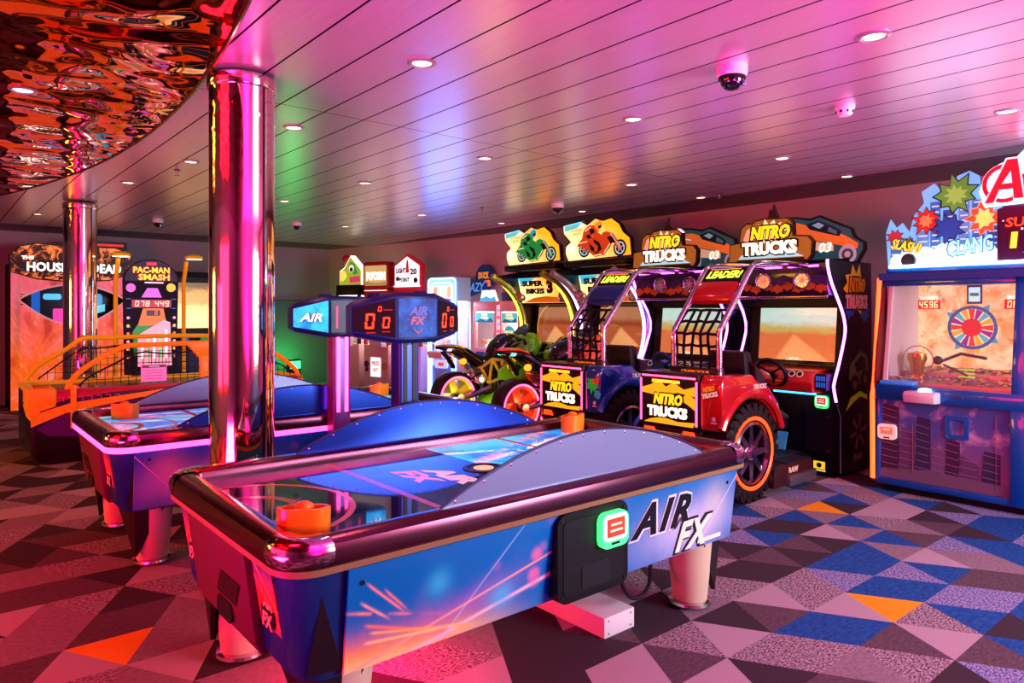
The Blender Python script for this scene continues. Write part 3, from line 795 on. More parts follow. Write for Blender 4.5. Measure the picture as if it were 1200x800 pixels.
def wheel_part(parent, cx, cz, x0, x1, R, rimr, spoke, ringm, name='wheel', lugs=26, seat=0.0):
    # big off-road tyre around the x axis, outer face at x1
    b = B(); w = x1-x0; T = P('#140c0c', .6)
    b.lathe([(rimr, 0), (rimr+.03, -.01*0), (R-.05, .0), (R-.012, .02), (R, .05), (R, w-.05), (R-.012, w-.02), (R-.05, w), (rimr+.015, w-.005), (rimr, w-.03)], T, (x0, cx, cz), 40, 'x', True)
    for i in range(lugs):
        a = 2*PI*i/lugs
        for side in (0, 1):
            aa = a + side*PI/lugs
            m = Matrix.Translation((x0+w*(.27+.46*side), cx, cz)) @ Matrix.Rotation(aa, 4, 'X')
            b.box((-w*.25, -R*.075, R-.03), (w*.25, R*.075, R+.022), T, .008, 1, m)
            if side: b.box((w*.18, -R*.05, R-.11), (w*.275, R*.05, R-.0), T, .006, 1, m)
    o = b.out(name, parent)
    b = B(); b.lathe([(rimr-.02, w-.16), (rimr, w-.15), (rimr, w-.005), (rimr-.022, w+.004), (rimr-.035, w-.02), (rimr-.045, w-.14)], P('#9a8288', .18, 1.0), (x0, cx, cz), 40, 'x', True)
    b.lathe([(0, w-.15), (rimr-.02, w-.15)], P('#0c080c', .5), (x0, cx, cz), 32, 'x')
    for k in range(8):
        m = Matrix.Translation((x0+w-.03, cx, cz)) @ Matrix.Rotation(2*PI*k/8, 4, 'X')
        b.prism([(-.035, .05), (.035, .05), (.02, rimr-.04), (.045, rimr-.015), (-.045, rimr-.015), (-.02, rimr-.04)], 'x', -.05, .012, spoke, mtx=m)
    b.lathe([(0, w+.012), (.05, w+.01), (.07, w-.03), (.07, w-.1)], spoke, (x0, cx, cz), 24, 'x'); b.out('rim', o)
    if ringm:
        b = B(); b.lathe([(rimr+.014, w+.0), (rimr+.026, w+.008), (rimr+.044, w+.006), (rimr+.044, w-.004)], ringm, (x0, cx, cz), 40, 'x', True); b.out('wheel_ring', o)
    return o
def chrome_tube(b, pts, r=.026): b.tube(smooth_path(pts, 6), r, P('#d8ccd4', .12, 1.0), 12)
# ------------------------------------------------------------------ truck racing cabinets
def truck_machine(label, loc, paint, paint_rough, steer_col, accent, logo, ringm, dash):
    t = thing('truck_racing_game', label, 'arcade game', loc, WEST, 'truck racing games with rear seats')
    PA = P(paint, .18, .15, 0, .8); VIO = P('#c83cf0', .3, 0, 5.0, 0, '#b030ff')
    prof = [(.88, .03), (.88, .60), (.79, .72), (.745, .84), (.75, .90), (.86, 1.10), (.96, 1.33), (.965, 1.44), (.90, 1.58), (.70, 1.83), (.625, 1.98), (.62, 2.045), (1.50, 2.045), (1.52, 1.0), (1.50, .03)]
    for s in (-1, 1):
        b = B(); b.prism(prof, 'x', s*.50, s*.535, P('#141418', .35, 0, 0, .3)); sp = b.out('side_panel', t)
        b = B(); pth = [(s*.525, y-.006, z) for y, z in prof[2:12]]
        b.tube(smooth_path(pth, 5), .013, P('#f0a0ff', .3, 0, 8.0, 0, '#d060ff'), 8); b.out('neon_edge', sp, 'glowing violet edge light')
        b = B(); f = fr((s*.535, 1.15, 0), (0, s, 0), (0, 0, 1))
        g = s
        splat(b, f, .0*g, 1.78, .25, P('#f0d020', .4, 0, .08), 0, 3); splat(b, f, -.12*g, 1.60, .12, P('#2858c8', .4, 0, .08), .002, 4); splat(b, f, .2*g, 1.55, .1, P('#3a8ad0', .4), .002, 5)
        truck_name(b, f, .02*g, 1.74, .48, .34, .004, 0)
        # generic truck drawing and splashes
        splat(b, f, .1*g, 1.1, .30, P('#1c2430', .4), 0, 8); splat(b, f, .05*g, .98, .18, P('#98a828', .4), .002, 9)
        b.poly([(-.12, 1.05), (.1, 1.18), (.24, 1.14), (.28, 1.0), (.2, .86), (-.02, .84), (-.14, .92)], f, P('#5a9a4c', .4), .002, .004)
        b.poly([(-.02, 1.06), (.1, 1.13), (.2, 1.1), (.2, 1.0), (.02, .98)], f, P('#0c1620', .2), .002, .006)
        for q in ((-.02, .86), (.2, .9)): b.disc(f, q[0], q[1], .09, P('#22242a', .4), .002, .006); b.disc(f, q[0], q[1], .045, P('#8a8e96', .3, .6), .002, .008)
        b.poly([(-.2, .62), (-.1, .74), (.1, .79), (.25, .74), (.25, .70), (.1, .74), (-.08, .68)], f, P('#a8b020', .4, 0, .1), .002, .004)
        b.ring(f, .06, .40, .13, .19, P('#2a2830', .4), .002, .004); 
        for k in range(6):
            a = rad(60*k+12); b.line(f, (.06+.04*math.cos(a), .40+.04*math.sin(a)), (.06+.17*math.cos(a), .40+.17*math.sin(a)), .04, P('#8c8890', .35, .5), .002, .005)
        b.text('RAW', f, .06, .16, .2, .07, P('#8a8890', .4), .002, .003, .04, .2)
        b.out('side_art', sp)
        b = B(); b.tube([(s*.525, .872, .04), (s*.525, .872, .58), (s*.525, .80, .70)], .012, P('#b8a0a8', .2, 1.0), 8); b.out('edge_trim', sp)
    # body, header, screen
    b = B(); b.box((-.5, 1.0, .05), (.5, 1.5, 2.0), P('#101014', .5)); b.box((-.5, .86, .10), (.5, 1.0, .80), P('#0a0a0e', .4))
    b.box((-.5, .80, .0), (.5, 1.5, .1), BLACK); b.box((-.5, .92, 1.62), (.5, 1.02, 1.76), BLACK); b.out('cabinet_body', t)
    b = B(); b.prism([(.69, 1.72), (.66, 1.78), (.68, 2.02), (1.1, 2.03), (1.1, 1.70)], 'x', -.498, .498, P('#2a0c38', .3, 0, 0, .4)); hd = b.out('header', t)
    f = fr((0, .668, 1.87), (1, 0, 0), (0, .08, 1))
    for cx in (-.14, .26):
        b = B(); b.lathe([(.065, 0), (.085, 0), (.085, -.02), (.075, -.025), (.065, -.015)], P('#b8a0c8', .2, .9), (cx, .665, 1.86), 28, 'y')
        b.lathe([(0, -.003), (.066, -.003)], P('#14061c', .4), (cx, .665, 1.86), 24, 'y')
        for k in range(9):
            a = 2*PI*k/9; b.line(fr((cx, .655, 1.86), (1, 0, 0), (0, 0, 1)), (.02*math.cos(a), .02*math.sin(a)), (.065*math.cos(a+.2), .065*math.sin(a+.2)), .012, P('#d8b8e0', .3, .6), .006)
        b.disc(fr((cx, .655, 1.86), (1, 0, 0), (0, 0, 1)), 0, 0, .022, P('#e0a0d0', .3, .4), .01); b.out('speaker', hd)
    for cx, w_ in ((-.34, .24), (-.05, .18), (.26, .30)):
        b = B(); b.rect(f, cx, .125, w_, .018, P('#ff8af0', .3, 0, 7.0, 0, '#e050ff'), .012); b.out('light_bar', hd, 'glowing violet light bar')
    b = B()
    for k in range(9): splat(b, f, -.44+k*.11, -.085+.02*(k % 2), .05, P('#b8401c', .4, 0, .15), .001+.001*(k % 2), 30+k, 12, 1.4)
    for cx in (-.36, .06, .42): b.poly([(cx-.08, -.02), (cx-.05, .03), (cx, .05), (cx+.06, .03), (cx+.09, -.01), (cx+.06, -.05), (cx-.04, -.05)], f, P('#3c1c5c', .4), .002, .002)
    b.out('header_art', hd)
    b = B(); b.cyl((-.49, .68, 1.705), (.49, .68, 1.705), .016, P('#b89aa4', .15, 1.0)); b.rect(fr((-.1, .66, 1.70), (1, 0, 0), (0, 0, 1)), 0, 0, .14, .012, BLACK, .006); b.out('header_rail', hd)
    f = fr((0, .985, 1.32), (1, 0, 0), (0, .1, 1))
    b = B(); b.rect(f, 0, 0, .96, .66, BLACK, .03, -.02); sc = b.out('monitor', t)
    b = B(); b.rect(f, .03, .0, .80, .56, SCREEN_A, .003, .0105); ss = b.out('screen', sc, 'screen with a bright desert race')
    b = B(); b.rect(f, .03, -.262, .8, .035, P('#0a0608', .3), .002, .0136)
    b.text('INSERT CARD', f, .02, -.225, .1, .014, P('#ffffff', .3, 0, 1.2), .001, .0136, .01); b.text('SWIPE TO PLAY', f, .02, -.245, .17, .014, P('#ffffff', .3, 0, 1.2), .001, .0136, .01); b.out('screen_lettering', ss)
    # dashboard with wheel
    b = B(); b.prism([(.62, .80), (.60, .90), (.68, 1.0), (.95, 1.02), (.95, .78)], 'x', -.49, .38, P(dash, .25, 0, 0, .6), .01)
    b.box((.39, .66, .83), (.49, .96, .98), P('#10182c', .4)); ds = b.out('dashboard', t)
    b = B(); f = fr((0, .642, .95), (1, 0, 0), (0, .6, 1))
    for cx in (-.28, .16, .24):
        b = B(); b.disc(f, cx, .02, .032, P('#e8d8c0', .3, 0, .3), .004); b.disc(f, cx, .02, .024, BLACK, .006); b.out('gauge', ds)
    for cx in (.2, .3):
        b = B(); b.rect(f, cx, -.045, .08, .05, P('#2a1010', .4), .004); b.out('switch_plate', ds)
    b = B()
    for k in range(4):
        for r_ in range(2): b.rect(fr((.44, .655, .91), (1, 0, 0), (0, 0, 1)), -.035+k*.023, -.03+r_*.06, .014, .045, P('#2c6ad8', .3, 0, .5), .006)
    b.out('side_vent', ds)
    b = B(); f = fr((0, .56, .97), (1, 0, 0), (0, .55, 1))
    b.cyl((0, .66, .92), (0, .57, .965), .03, BLACK); b.out('steering_column', ds)
    b = B(); W = Matrix.Translation((0, .56, .97)) @ Matrix.Rotation(rad(-61), 4, 'X')
    q = B(); ring = [(W @ Vector((.148*math.cos(2*PI*k/28), .148*math.sin(2*PI*k/28), 0))) for k in range(28)]
    b.tube(ring, .021, P(steer_col, .5), 10, True)
    for k in range(3):
        a = rad(90+120*k); b.tube([W @ Vector((0, 0, 0)), W @ Vector((.14*math.cos(a), .14*math.sin(a), 0))], .013, P('#2a2a30', .3, .6), 8)
    b.disc(fr(W @ Vector((0, 0, .01)), W.to_3x3() @ Vector((1, 0, 0)), W.to_3x3() @ Vector((0, 1, 0))), 0, 0, .045, P(accent, .3, 0, .3), .02); b.out('steering_wheel', ds)
    b = B(); b.box((-.06, .70, .775), (.36, .73, .795), P('#5ac8ff', .3, 0, 6.0, 0, '#2a9cff')); b.out('footwell_light', ds, 'blue glowing strip')
    f = front(0, .86, 0)
    card_reader(t, f, .36, .70, .13, .12, .0)
    b = B(); b.rect(f, .33, .45, .30, .62, P('#0d0d12', .4), .012); b.rect(f, .33, .42, .26, .40, P('#111117', .5), .004, .012)
    for z_ in (.30, .62): b.disc(f, .42, z_-.06, .007, P('#c04040', .3, .5), .004, .016, 10)
    b.out('coin_door', t)
    b = B(); f2 = fr((-.06, .62, .20), (1, 0, 0), (0, .5, .5)); b.box((-.45, .42, .17), (.20, .86, .20), P('#3a4a5c', .25, .9))
    for i in range(14):
        for j in range(7): b.box((-.43+i*.044, .45+j*.055, .20), (-.41+i*.044, .48+j*.055, .206), P('#8aa4b8', .2, .9), mtx=None)
    fp = b.out('footwell_plate', t)
    for px in (-.12, .06):
        b = B(); b.prism([(.60, .24), (.66, .40), (.675, .395), (.62, .23)], 'x', px-.05, px+.05, P('#3aa0d8', .3, .5, .15)); b.out('pedal', fp)
    b = B(); f = front(.3, .80, 0); b.rect(f, .0, .09, .34, .12, P('#0c0608', .4), .01)
    b.rect(fr((.22, .79, .09), (1, 0, -.25), (.25, 0, 1)), 0, 0, .12, .07, P('#d82a20', .4, 0, .5), .004); b.text('RAW', fr((.22, .786, .09), (1, 0, -.25), (.25, 0, 1)), 0, 0, .10, .05, P('#fff0e8', .4, 0, .8), .003, 0, .05)
    b.rect(f, .06, .105, .11, .07, P('#ffd020', .4, 0, .9), .004, .01); b.disc(f, .06, .105, .025, P('#20180a', .4), .003, .014); b.rect(f, .06, .055, .12, .014, P('#ffe8a0', .4, 0, .6), .003, .01); b.out('maker_plate', t)
    # lit name sign and truck cut-out on the roof
    f = front(0, .62, 0)
    o = [(-.50, 2.07), (-.49, 2.24), (-.38, 2.25), (-.36, 2.40), (-.30, 2.44), (-.24, 2.43), (-.2, 2.46), (-.08, 2.47), (0, 2.46), (.12, 2.46), (.17, 2.42), (.18, 2.29), (.22, 2.28), (.33, 2.27), (.37, 2.22), (.36, 2.10), (.33, 2.06)]
    b = B(); b.poly(grow(o, .016), f, P('#160808', .35, 0, 0, .3), .06, -.06); mq = b.out('marquee_sign', t)
    b = B(); b.poly(o, f, P('#8a5c20', .4, 0, .7), .004); splat(b, f, -.06, 2.335, .125, P('#e8d8a0', .4, 0, 1.0), .004, 12, 24, 1.7); b.poly([(-.40, 2.09), (-.36, 2.13), (.2, 2.13), (.3, 2.09)], f, P('#8ad0d8', .4, 0, 1.0), .002, .004)
    b.poly([(-.34, 2.28), (-.3, 2.38), (-.27, 2.4), (-.27, 2.3), (-.29, 2.25)], f, P('#e89a80', .4, 0, .9), .002, .006)
    truck_name(b, f, -.06, 2.265, .60, .32, .006, 1.5); b.out('marquee_face', mq)
    b = B(); b.prism([(-.13, 2.44), (-.10, 2.58), (-.085, 2.53), (-.06, 2.63), (-.03, 2.54), (-.01, 2.5), (.0, 2.44)], 'y', .70, .73, P('#3a241c', .5)); b.out('rock_spire', mq)
    f = front(0, 1.12, 0)
    o = [(-.20, 2.10), (-.26, 2.34), (-.25, 2.46), (-.17, 2.52), (-.04, 2.51), (.10, 2.48), (.20, 2.505), (.35, 2.43), (.50, 2.36), (.53, 2.28), (.62, 2.22), (.62, 2.16), (.56, 2.05), (-.1, 2.05)]
    b = B(); b.poly(grow(o, .022), f, P('#101216', .4), .05, -.05); tc = b.out('truck_cutout', t)
    b = B(); OR_ = P('#f0702c', .4, 0, .55)
    b.poly(o, f, P('#2c5c60', .4, 0, .35), .003)
    b.poly([(-.22, 2.36), (-.2, 2.47), (-.04, 2.47), (.12, 2.42), (.3, 2.38), (.46, 2.30), (.58, 2.22), (.57, 2.17), (.3, 2.24), (.1, 2.29), (-.05, 2.31)], f, OR_, .002, .003)
    b.poly([(-.21, 2.30), (-.05, 2.30), (.1, 2.28), (.34, 2.22), (.34, 2.16), (.1, 2.18), (-.1, 2.22)], f, P('#f0b48c', .4, 0, .6), .002, .003)
    b.poly([(-.18, 2.43), (-.06, 2.40), (-.05, 2.385), (-.18, 2.415)], f, P('#a8d8ff', .4, 0, .8), .002, .005)
    b.poly([(.06, 2.44), (.19, 2.475), (.33, 2.41), (.42, 2.35), (.40, 2.30), (.26, 2.34), (.1, 2.39)], f, P('#20343c', .3, 0, .1), .002, .005)
    b.poly([(.12, 2.43), (.19, 2.455), (.25, 2.42), (.2, 2.39)], f, P('#8ab8c0', .3, 0, .4), .002, .007); b.poly([(.30, 2.40), (.38, 2.35), (.37, 2.32), (.28, 2.36)], f, P('#5a7a80', .3, 0, .3), .002, .007)
    for cx, cy, r_ in ((-.02, 2.14, .11), (.48, 2.12, .085)):
        b.disc(f, cx, cy, r_, P('#c8ccd0', .4, 0, .25), .002, .007, 24, r_*1.1); b.disc(f, cx, cy, r_*.66, P('#5a6068', .4, 0, .1), .002, .009); b.disc(f, cx, cy, r_*.35, P('#c0c4c8', .4, 0, .3), .002, .011)
    b.text('03', f, .26, 2.20, .13, .10, P('#fff8e8', .4, 0, 1.0), .003, .007, .03, .25); b.out('truck_art', tc)
    b = B(); b.box((-.15, 1.1, 2.03), (.5, 1.14, 2.08), BLACK); b.out('sign_bracket', t)
    b = B(); b.box((-.4, .6, 2.03), (.3, .64, 2.08), BLACK); b.out('sign_bracket', t)
    # rear seat unit: plinth, seat, roll cage, fender, wheel, name sign
    b = B(); b.box((-.36, -.92, .04), (.24, .9, .17), P('#1a1012', .5), .01); b.box((.24, -.2, .05), (.46, .45, .24), P('#3a1416', .4), .01)
    b.box((-.33, -.90, .17), (.24, -.15, .55), P('#140c10', .5), .01); b.out('plinth', t)
    b = B(); b.box((.28, .0, .05), (.5, .46, .14), P('#6a5a60', .4, .6), .006); b.poly([(.30, -.0), (.48, 0), (.48, .4), (.30, .4)], fr((0, 0, .24), (1,0,0), (0,1,0)), P('#2a1a20', .5), .006)
    f = fr((.462, .12, .15), (0, 1, 0), (0, 0, 1)); b.text('RAW', f, .0, .03, .16, .05, P('#e8b8a0', .4, 0, .2), .003, 0, .04); b.text('TRUCK', f, .05, -.04, .16, .03, P('#e8a030', .4, 0, .3), .003, 0, .04); b.out('side_step', t)
    b = B(); LE = P('#1c1218', .45)
    b.loft([((.07, -.06, .60), .22, .08), ((.07, .0, .60), .24, .09), ((.07, .25, .61), .24, .085), ((.07, .36, .59), .22, .05)], LE)
    b.loft([((.07, -.20, .62), .23, .07, .2), ((.07, -.20, .8), .24, .07), ((.07, -.26, 1.1), .22, .06)], LE)
    vs = []
    b.prism([(-.26, .60), (-.10, .62), (-.22, 1.22), (-.34, 1.22)], 'x', -.12, .26, LE, .03)
    for s in (-1, 1): b.prism([(-.24, .62), (-.02, .64), (-.12, 1.02), (-.24, 1.10)], 'x', .07+s*.19, .07+s*.25, P('#281820', .45), .02)
    b.box((-.14, -.2, .5), (.28, .34, .56), BLACK, .01); b.out('seat', t)
    cage = thing('x', None, None) if False else None
    TX = (-.155, .295)
    for x in TX:
        b = B(); chrome_tube(b, [(x, -.76, .95), (x, -.76, 1.2), (x, -.76, 1.38), (x, -.70, 1.47), (x, -.5, 1.70), (x, -.32, 1.91), (x, -.24, 1.97), (x, -.1, 1.99), (x, .3, 2.0), (x, .68, 2.0)]); b.out('roll_cage_tube', t)
    import mathutils
    su = Vector((0, .5, .59)).normalized(); f = fr((.07, -.76, 1.38), (1, 0, 0), su)
    L = .773
    b = B(); b.rect(f, 0, .66, .40, .155, P('#0c0a10', .4), .03, -.02, .02); lp = b.out('leader_sign', t)
    b = B(); b.text('LEADER!', f, 0, .66, .36, .10, P('#0a2a30', .3, 0, 0), .002, .0105, .09, .25); b.text('LEADER!', f, 0, .66, .345, .088, P('#d8f040', .3, 0, 1.6, 0, '#c8f03c'), .003, .0125, .04, .25)
    b.rect(f, -.01, .725, .3, .008, P('#ffb040', .3, 0, .7), .002, .0105); b.out('leader_lettering', lp)
    b = B(); b.loft([((.07, -.76+.03+.5*.40, 1.38+.59*.40+.03), .205, .02, .6), ((.07, -.76+.02+.5*.45, 1.38+.59*.45+.03), .21, .035, .75), ((.07, -.76+.5*.62, 1.38+.59*.62+.03), .205, .035, .75), ((.07, -.76+.5*.68, 1.38+.59*.68+.03), .2, .02, .75)], PA, 18, 5)
    b.out('cage_panel', t)
    b = B(); NE = P('#0c080a', .7)
    def npnt(u, v): # u across 0..1, v 0 at foot .. 1 at top
        h = 1.08+v*.50
        y = -.755 if h < 1.40 else -.755+(h-1.40)*.85
        return (-.135+u*.41, y+.01*math.sin(u*9+v*7), h)
    for i in range(6):
        u = i/5; b.tube([npnt(u+.012*math.sin(5*v_+i), v_/8) for v_ in range(9)], .0125, NE, 6)
    for j in range(6):
        v = j/5; b.tube([npnt(i/8, min(1, v+.012*math.sin(4*i+j))) for i in range(9)], .0125, NE, 6)
    b.out('safety_net', t)
    b = B(); b.box((-.17, -.80, .98), (.31, -.70, 1.10), P('#1c0c0c', .4), .01); f = front(.07, -.801, 1.05)
    b.text('CRASH YOUR', f, 0.02, .015, .28, .025, P('#ff7a3c', .3, 0, .7), .002, 0, .02); b.text('BUDDIES', f, .05, -.022, .2, .022, P('#ffb040', .3, 0, .6), .002, 0, .02); b.out('warning_board', t)
    b = B(); b.box((-.335, -1.0, .60), (.265, -.72, 1.06), P('#1a0a10', .35), .012); f = front(-.035, -1.0, .83)
    sg = b.out('rear_sign_box', t)
    b = B(); b.rect(f, 0, -.015, .54, .38, P('#0e0608', .4), .006); 
    YL = P('#f0b41c', .4, 0, .9)
    b.poly([(-.27, .09), (-.17, .12), (-.1, .17), (-.02, .11), (.06, .15), (.16, .1), (.27, .13), (.27, .05), (.1, .07), (-.08, .03), (-.27, .05)], f, YL, .002, .006)
    b.poly([(-.25, -.2), (.25, -.2), (.27, -.16), (.1, -.17), (-.05, -.145), (-.18, -.17)], f, YL, .002, .006)
    b.poly([(.12, .02), (.2, .07), (.27, .03), (.27, -.06), (.2, -.02)], f, YL, .002, .006)
    truck_name(b, f, -.005, -.045, .42, .22, .008, 1.5); b.out('rear_sign_face', sg)
    PK = P('#ff6a90', .3, 0, 6.0, 0, '#ff3a6a')
    for q in ((-.282, -.01, .012, .36), (.282, -.01, .012, .36), (0, .195, .54, .014)):
        b = B(); b.rect(f, *q, PK, .012); b.out('sign_light', sg, 'pink-red glowing light strip')
    b = B(); b.rect(f, -.02, .155, .28, .024, P('#ffb040', .3, 0, 3.0, 0, '#ff9020'), .006, .006); b.out('brake_light', sg, 'amber glowing light bar')
    # bumper with tyre-tread print
    b = B(); b.box((-.34, -.97, .52), (.26, -.70, .60), P('#2a0a0c', .4), .01); b.prism([(-.97, .52), (-.93, .27), (-.70, .22), (-.70, .52)], 'x', -.36, .27, P('#20140c', .5), .01); bp = b.out('bumper', t)
    nb = Vector((0, -.05, .25)).normalized(); f = fr((-.045, -.952, .40), (1, 0, 0), (0, -.16, 1))
    for qx in (-.2, .2):
        b = B(); b.poly([(qx-.07, .14), (qx+.07, .14), (qx+.05, .19), (qx-.05, .19)], f, P('#ff5a20', .3, 0, 2.0, 0, '#ff4010'), .008, -.001); b.out('tail_lamp', bp, 'orange glowing tail lamp')
    b = B()
    for i in range(10):
        for j in range(3): b.box((-.28+i*.06-.022, -.1+j*.06-.02, 0), (-.28+i*.06+.022, -.1+j*.06+.02, .01), P('#6a4418', .45), .004, 1, f @ Matrix.Rotation(.5*(-1)**i, 4, 'Z') if False else f)
    b.out('tread_print', bp)
    b = B(); b.rect(f, .06, .035, .14, .055, P('#ffd818', .4, 0, .8), .006, .008); b.disc(f, .0, .035, .012, P('#3a2a08', .4), .003, .014); b.rect(f, .07, .035, .08, .006, P('#3a2a08', .4), .003, .014); b.out('warning_label', bp, 'yellow warning label')
    for s in (-.40, .30):
        b = B(); b.tube([(s+.045, -.965, .50), (s+.03, -.94, .24)], .012, PK, 8); b.out('corner_light', bp)
    # fender over the right rear wheel
    wy, wz, R = -.58, .415, .385
    a0 = [(-.99, .62), (-.99, 1.0), (-.95, 1.06), (-.55, 1.05), (-.50, 1.0), (-.30, .93), (-.14, .78), (-.10, .62)]
    ar = [(wy+(R+.055)*math.cos(rad(q)), wz+(R+.055)*math.sin(rad(q))) for q in range(28, 153, 8)]
    b = B(); b.prism(a0+ar, 'x', .268, .475, PA, .02); fe = b.out('fender', t)
    b = B(); arc_o = [(.478, wy+(R+.10)*math.cos(rad(q)), wz+(R+.10)*math.sin(rad(q))) for q in range(20, 158, 6)]
    b.tube(arc_o, .035, PA, 10); b.out('wheel_arch', fe)
    f = front(.37, -.992, .86)
    b = B(); b.rect(f, -.01, .11, .12, .05, P(paint, .3, .2), .008, 0, .015)
    if logo: truck_name(b, fr((.36, -.995, .93), (1, 0, .25), (-.25, 0, 1)), 0, 0, .15, .10, .0, .2)
    else:
        splat(b, f, -.0, .03, .085, P('#1cc848', .4, 0, .25), 0, 5); splat(b, f, .05, .07, .05, P('#c04a2c', .4, 0, .2), .002, 6); splat(b, f, .07, -.06, .05, P('#38b0c8', .4, 0, .1), .002, 7)
    b.out('fender_badge', fe); b = B()
    b.rect(f, .03, -.17, .05, .012, P('#f0e0e0', .4), .003); b.rect(f, .03, -.14, .03, .03, P('#f0e0e0', .4), .003, 0, .008)
    b.out('fender_mark', fe)
    b = B(); b.text('TRUCKS', fr((.476, -.45, .95), (0, 1, 0), (0, 0, 1)), 0, 0, .2, .04, P('#f0e8d8', .4), .003, 0, .02, .2); b.out('side_lettering', fe)
    wheel_part(t, wy, wz, .255, .495, R, .255, P('#c8b8c8', .15, 1.0), ringm)
    b = B(); b.cyl((.1, wy, wz), (.28, wy, wz), .06, BLACK); b.out('axle', t)
    return t
truck_machine('red truck racing game with red fender and orange-ringed wheel', (5.75, 3.62, 0), '#c81416', .2, '#141418', '#c83030', True, P('#ff5a20', .3, 0, 1.6, 0, '#ff4a18'), '#c01c1c')
truck_machine('blue truck racing game with a green splash on its blue fender', (5.75, 4.90, 0), '#123c9c', .2, '#1c3470', '#3060c8', False, None, '#1c2c50')
# ------------------------------------------------------------------ motorbike racing cabinets
def bike_face_art():
    t = NT('bike_sign_art'); x, y, z = t.coord('Generated')
    n = t.noise(3, 3, None, .6, 1)
    c = t.mix(t.step(x+z*.4+(n-.5)*.5, .2, 1.1), '#ffe49a', '#ff9c14'); c = t.mix(t.step(z+(n-.5)*.3, .75, 1.0)*t.step(x, .5, .2), c, '#40c8d8')
    return t.done(c, .4, 0, c, 1.5)
BIKE_ART = bike_face_art()
def bike_machine(label, loc, body, body2, rimc, neon, neonE, riderc, tail_led):
    t = thing('motorbike_racing_game', label, 'arcade game', loc, WEST, 'motorbike racing games')
    N = P(neon, .3, 0, 5.0, 0, neonE); FR = P(body2, .35, .3, 0, .3); CW = P(body, .25, 0, 0, .6)
    # C-shaped side arms with neon inlay
    prof = smooth_path([(.14, 2.05), (.38, 1.94), (.60, 1.73), (.72, 1.47), (.72, 1.25), (.64, 1.02), (.45, .83), (.28, .73)], 5)
    back = [(q.x+.16 if False else q[0]+.17, q[1]) for q in prof]
    for s in (-1, 1):
        b = B(); pts = [(p[0], p[1]) for p in prof]+[(.95, .70), (1.25, .04), (1.30, 2.10), (.60, 2.12)]
        b.prism(pts, 'x', s*.49, s*.55, P('#1c1a20', .3, .2, 0, .4)); sa = b.out('side_arm', t)
        b = B(); b.tube([(s*.52, p[0]-.012, p[1]) for p in prof], .046, P(neon, .2, .8, 0, .5), 10); b.out('arm_tube', sa)
        b = B(); b.tube([(s*.53, p[0]-.06, p[1]) for p in prof[3:-4]], .019, N, 8); b.out('arm_neon', sa, 'glowing neon line')
        b = B(); b.tube([(s*.485, p[0]-.03, p[1]) for p in prof], .010, P('#d8d0d8', .1, 1.0), 8); b.out('arm_trim', sa)
        # round speaker on the arm
        b = B(); cx, cz = s*.445, 1.76
        b.lathe([(.055, 0), (.078, 0), (.078, -.025), (.065, -.03), (.055, -.02)], P('#c8c0c8', .2, .9), (cx, .58, cz), 28, 'y'); b.lathe([(0, -.002), (.056, -.002)], P('#10140c', .5), (cx, .58, cz), 24, 'y')
        for k in range(7):
            a = 2*PI*k/7; b.line(fr((cx, .57, cz), (1, 0, 0), (0, 0, 1)), (.015*math.cos(a), .015*math.sin(a)), (.056*math.cos(a+.15), .056*math.sin(a+.15)), .01, P(neon, .3, .6), .008)
        b.cyl((cx, .58, cz), (cx, .75, cz), .05, BLACK); b.out('speaker', t)
    b = B(); b.box((-.49, 1.0, .04), (.49, 1.28, 2.12), P('#121014', .5)); b.box((-.49, .80, 0), (.49, 1.28, .10), BLACK); b.box((-.49, .92, .1), (.49, 1.02, .95), P('#0c0c10', .4)); b.out('cabinet_body', t)
    b = B(); b.prism([(.66, 1.66), (.58, 1.98), (.60, 2.12), (1.0, 2.14), (1.0, 1.62)], 'x', -.488, .488, P('#101014', .4)); hd = b.out('header', t)
    f = fr((0, .606, 1.89), (1, 0, 0), (0, -.25, 1))
    b = B(); b.rect(f, 0, -.035, .96, .36, BIKE_ART, .004)
    b.poly([(-.45, .02), (-.45, .14), (-.1, .14), (-.34, .06)], f, P('#38b8d8', .4, 0, 1.0), .002, .004)
    K = P('#20180e', .4)
    b.text('SUPER', f, -.19, .065, .44, .085, K, .003, .004, .07, .1); b.text('BIKES', f, -.16, -.045, .40, .08, K, .003, .004, .07, .1); b.text('3', f, .15, .01, .14, .19, K, .003, .004, .08, .1)
    b.poly([(-.44, -.21), (.45, -.21), (.45, -.15), (.05, -.12), (-.2, -.14)], f, P('#c86a10', .4, 0, .6), .002, .004)
    b.out('header_face', hd)
    f = fr((0, .90, 1.36), (1, 0, 0), (0, .12, 1))
    b = B(); b.rect(f, 0, 0, .97, .72, BLACK, .08, -.06, .02); b.rect(f, .0, .36, .07, .02, P('#d8c0e8', .3, 0, 1.0), .01, .02); sc = b.out('monitor', t)
    b = B(); b.rect(f, 0, -.02, .80, .56, SCREEN_B, .003, .0205); ss = b.out('screen', sc, 'screen with an orange canyon race')
    b = B(); b.ring(f, -.1, .0, .29, .30, P('#e8e060', .3, 0, .8), .001, .0236, 24, 110, 200)
    b.text('INSERT CARD', f, .1, -.245, .17, .016, P('#ffffff', .3, 0, 1.2), .001, .0236, .01); b.text('SWIPE TO PLAY', f, .07, -.275, .2, .016, P('#ffe0d0', .3, 0, 1.2), .001, .0236, .01); b.out('screen_lettering', ss)
    # lit cut-out sign with a racing bike and rider
    f = front(0, .46, 0)
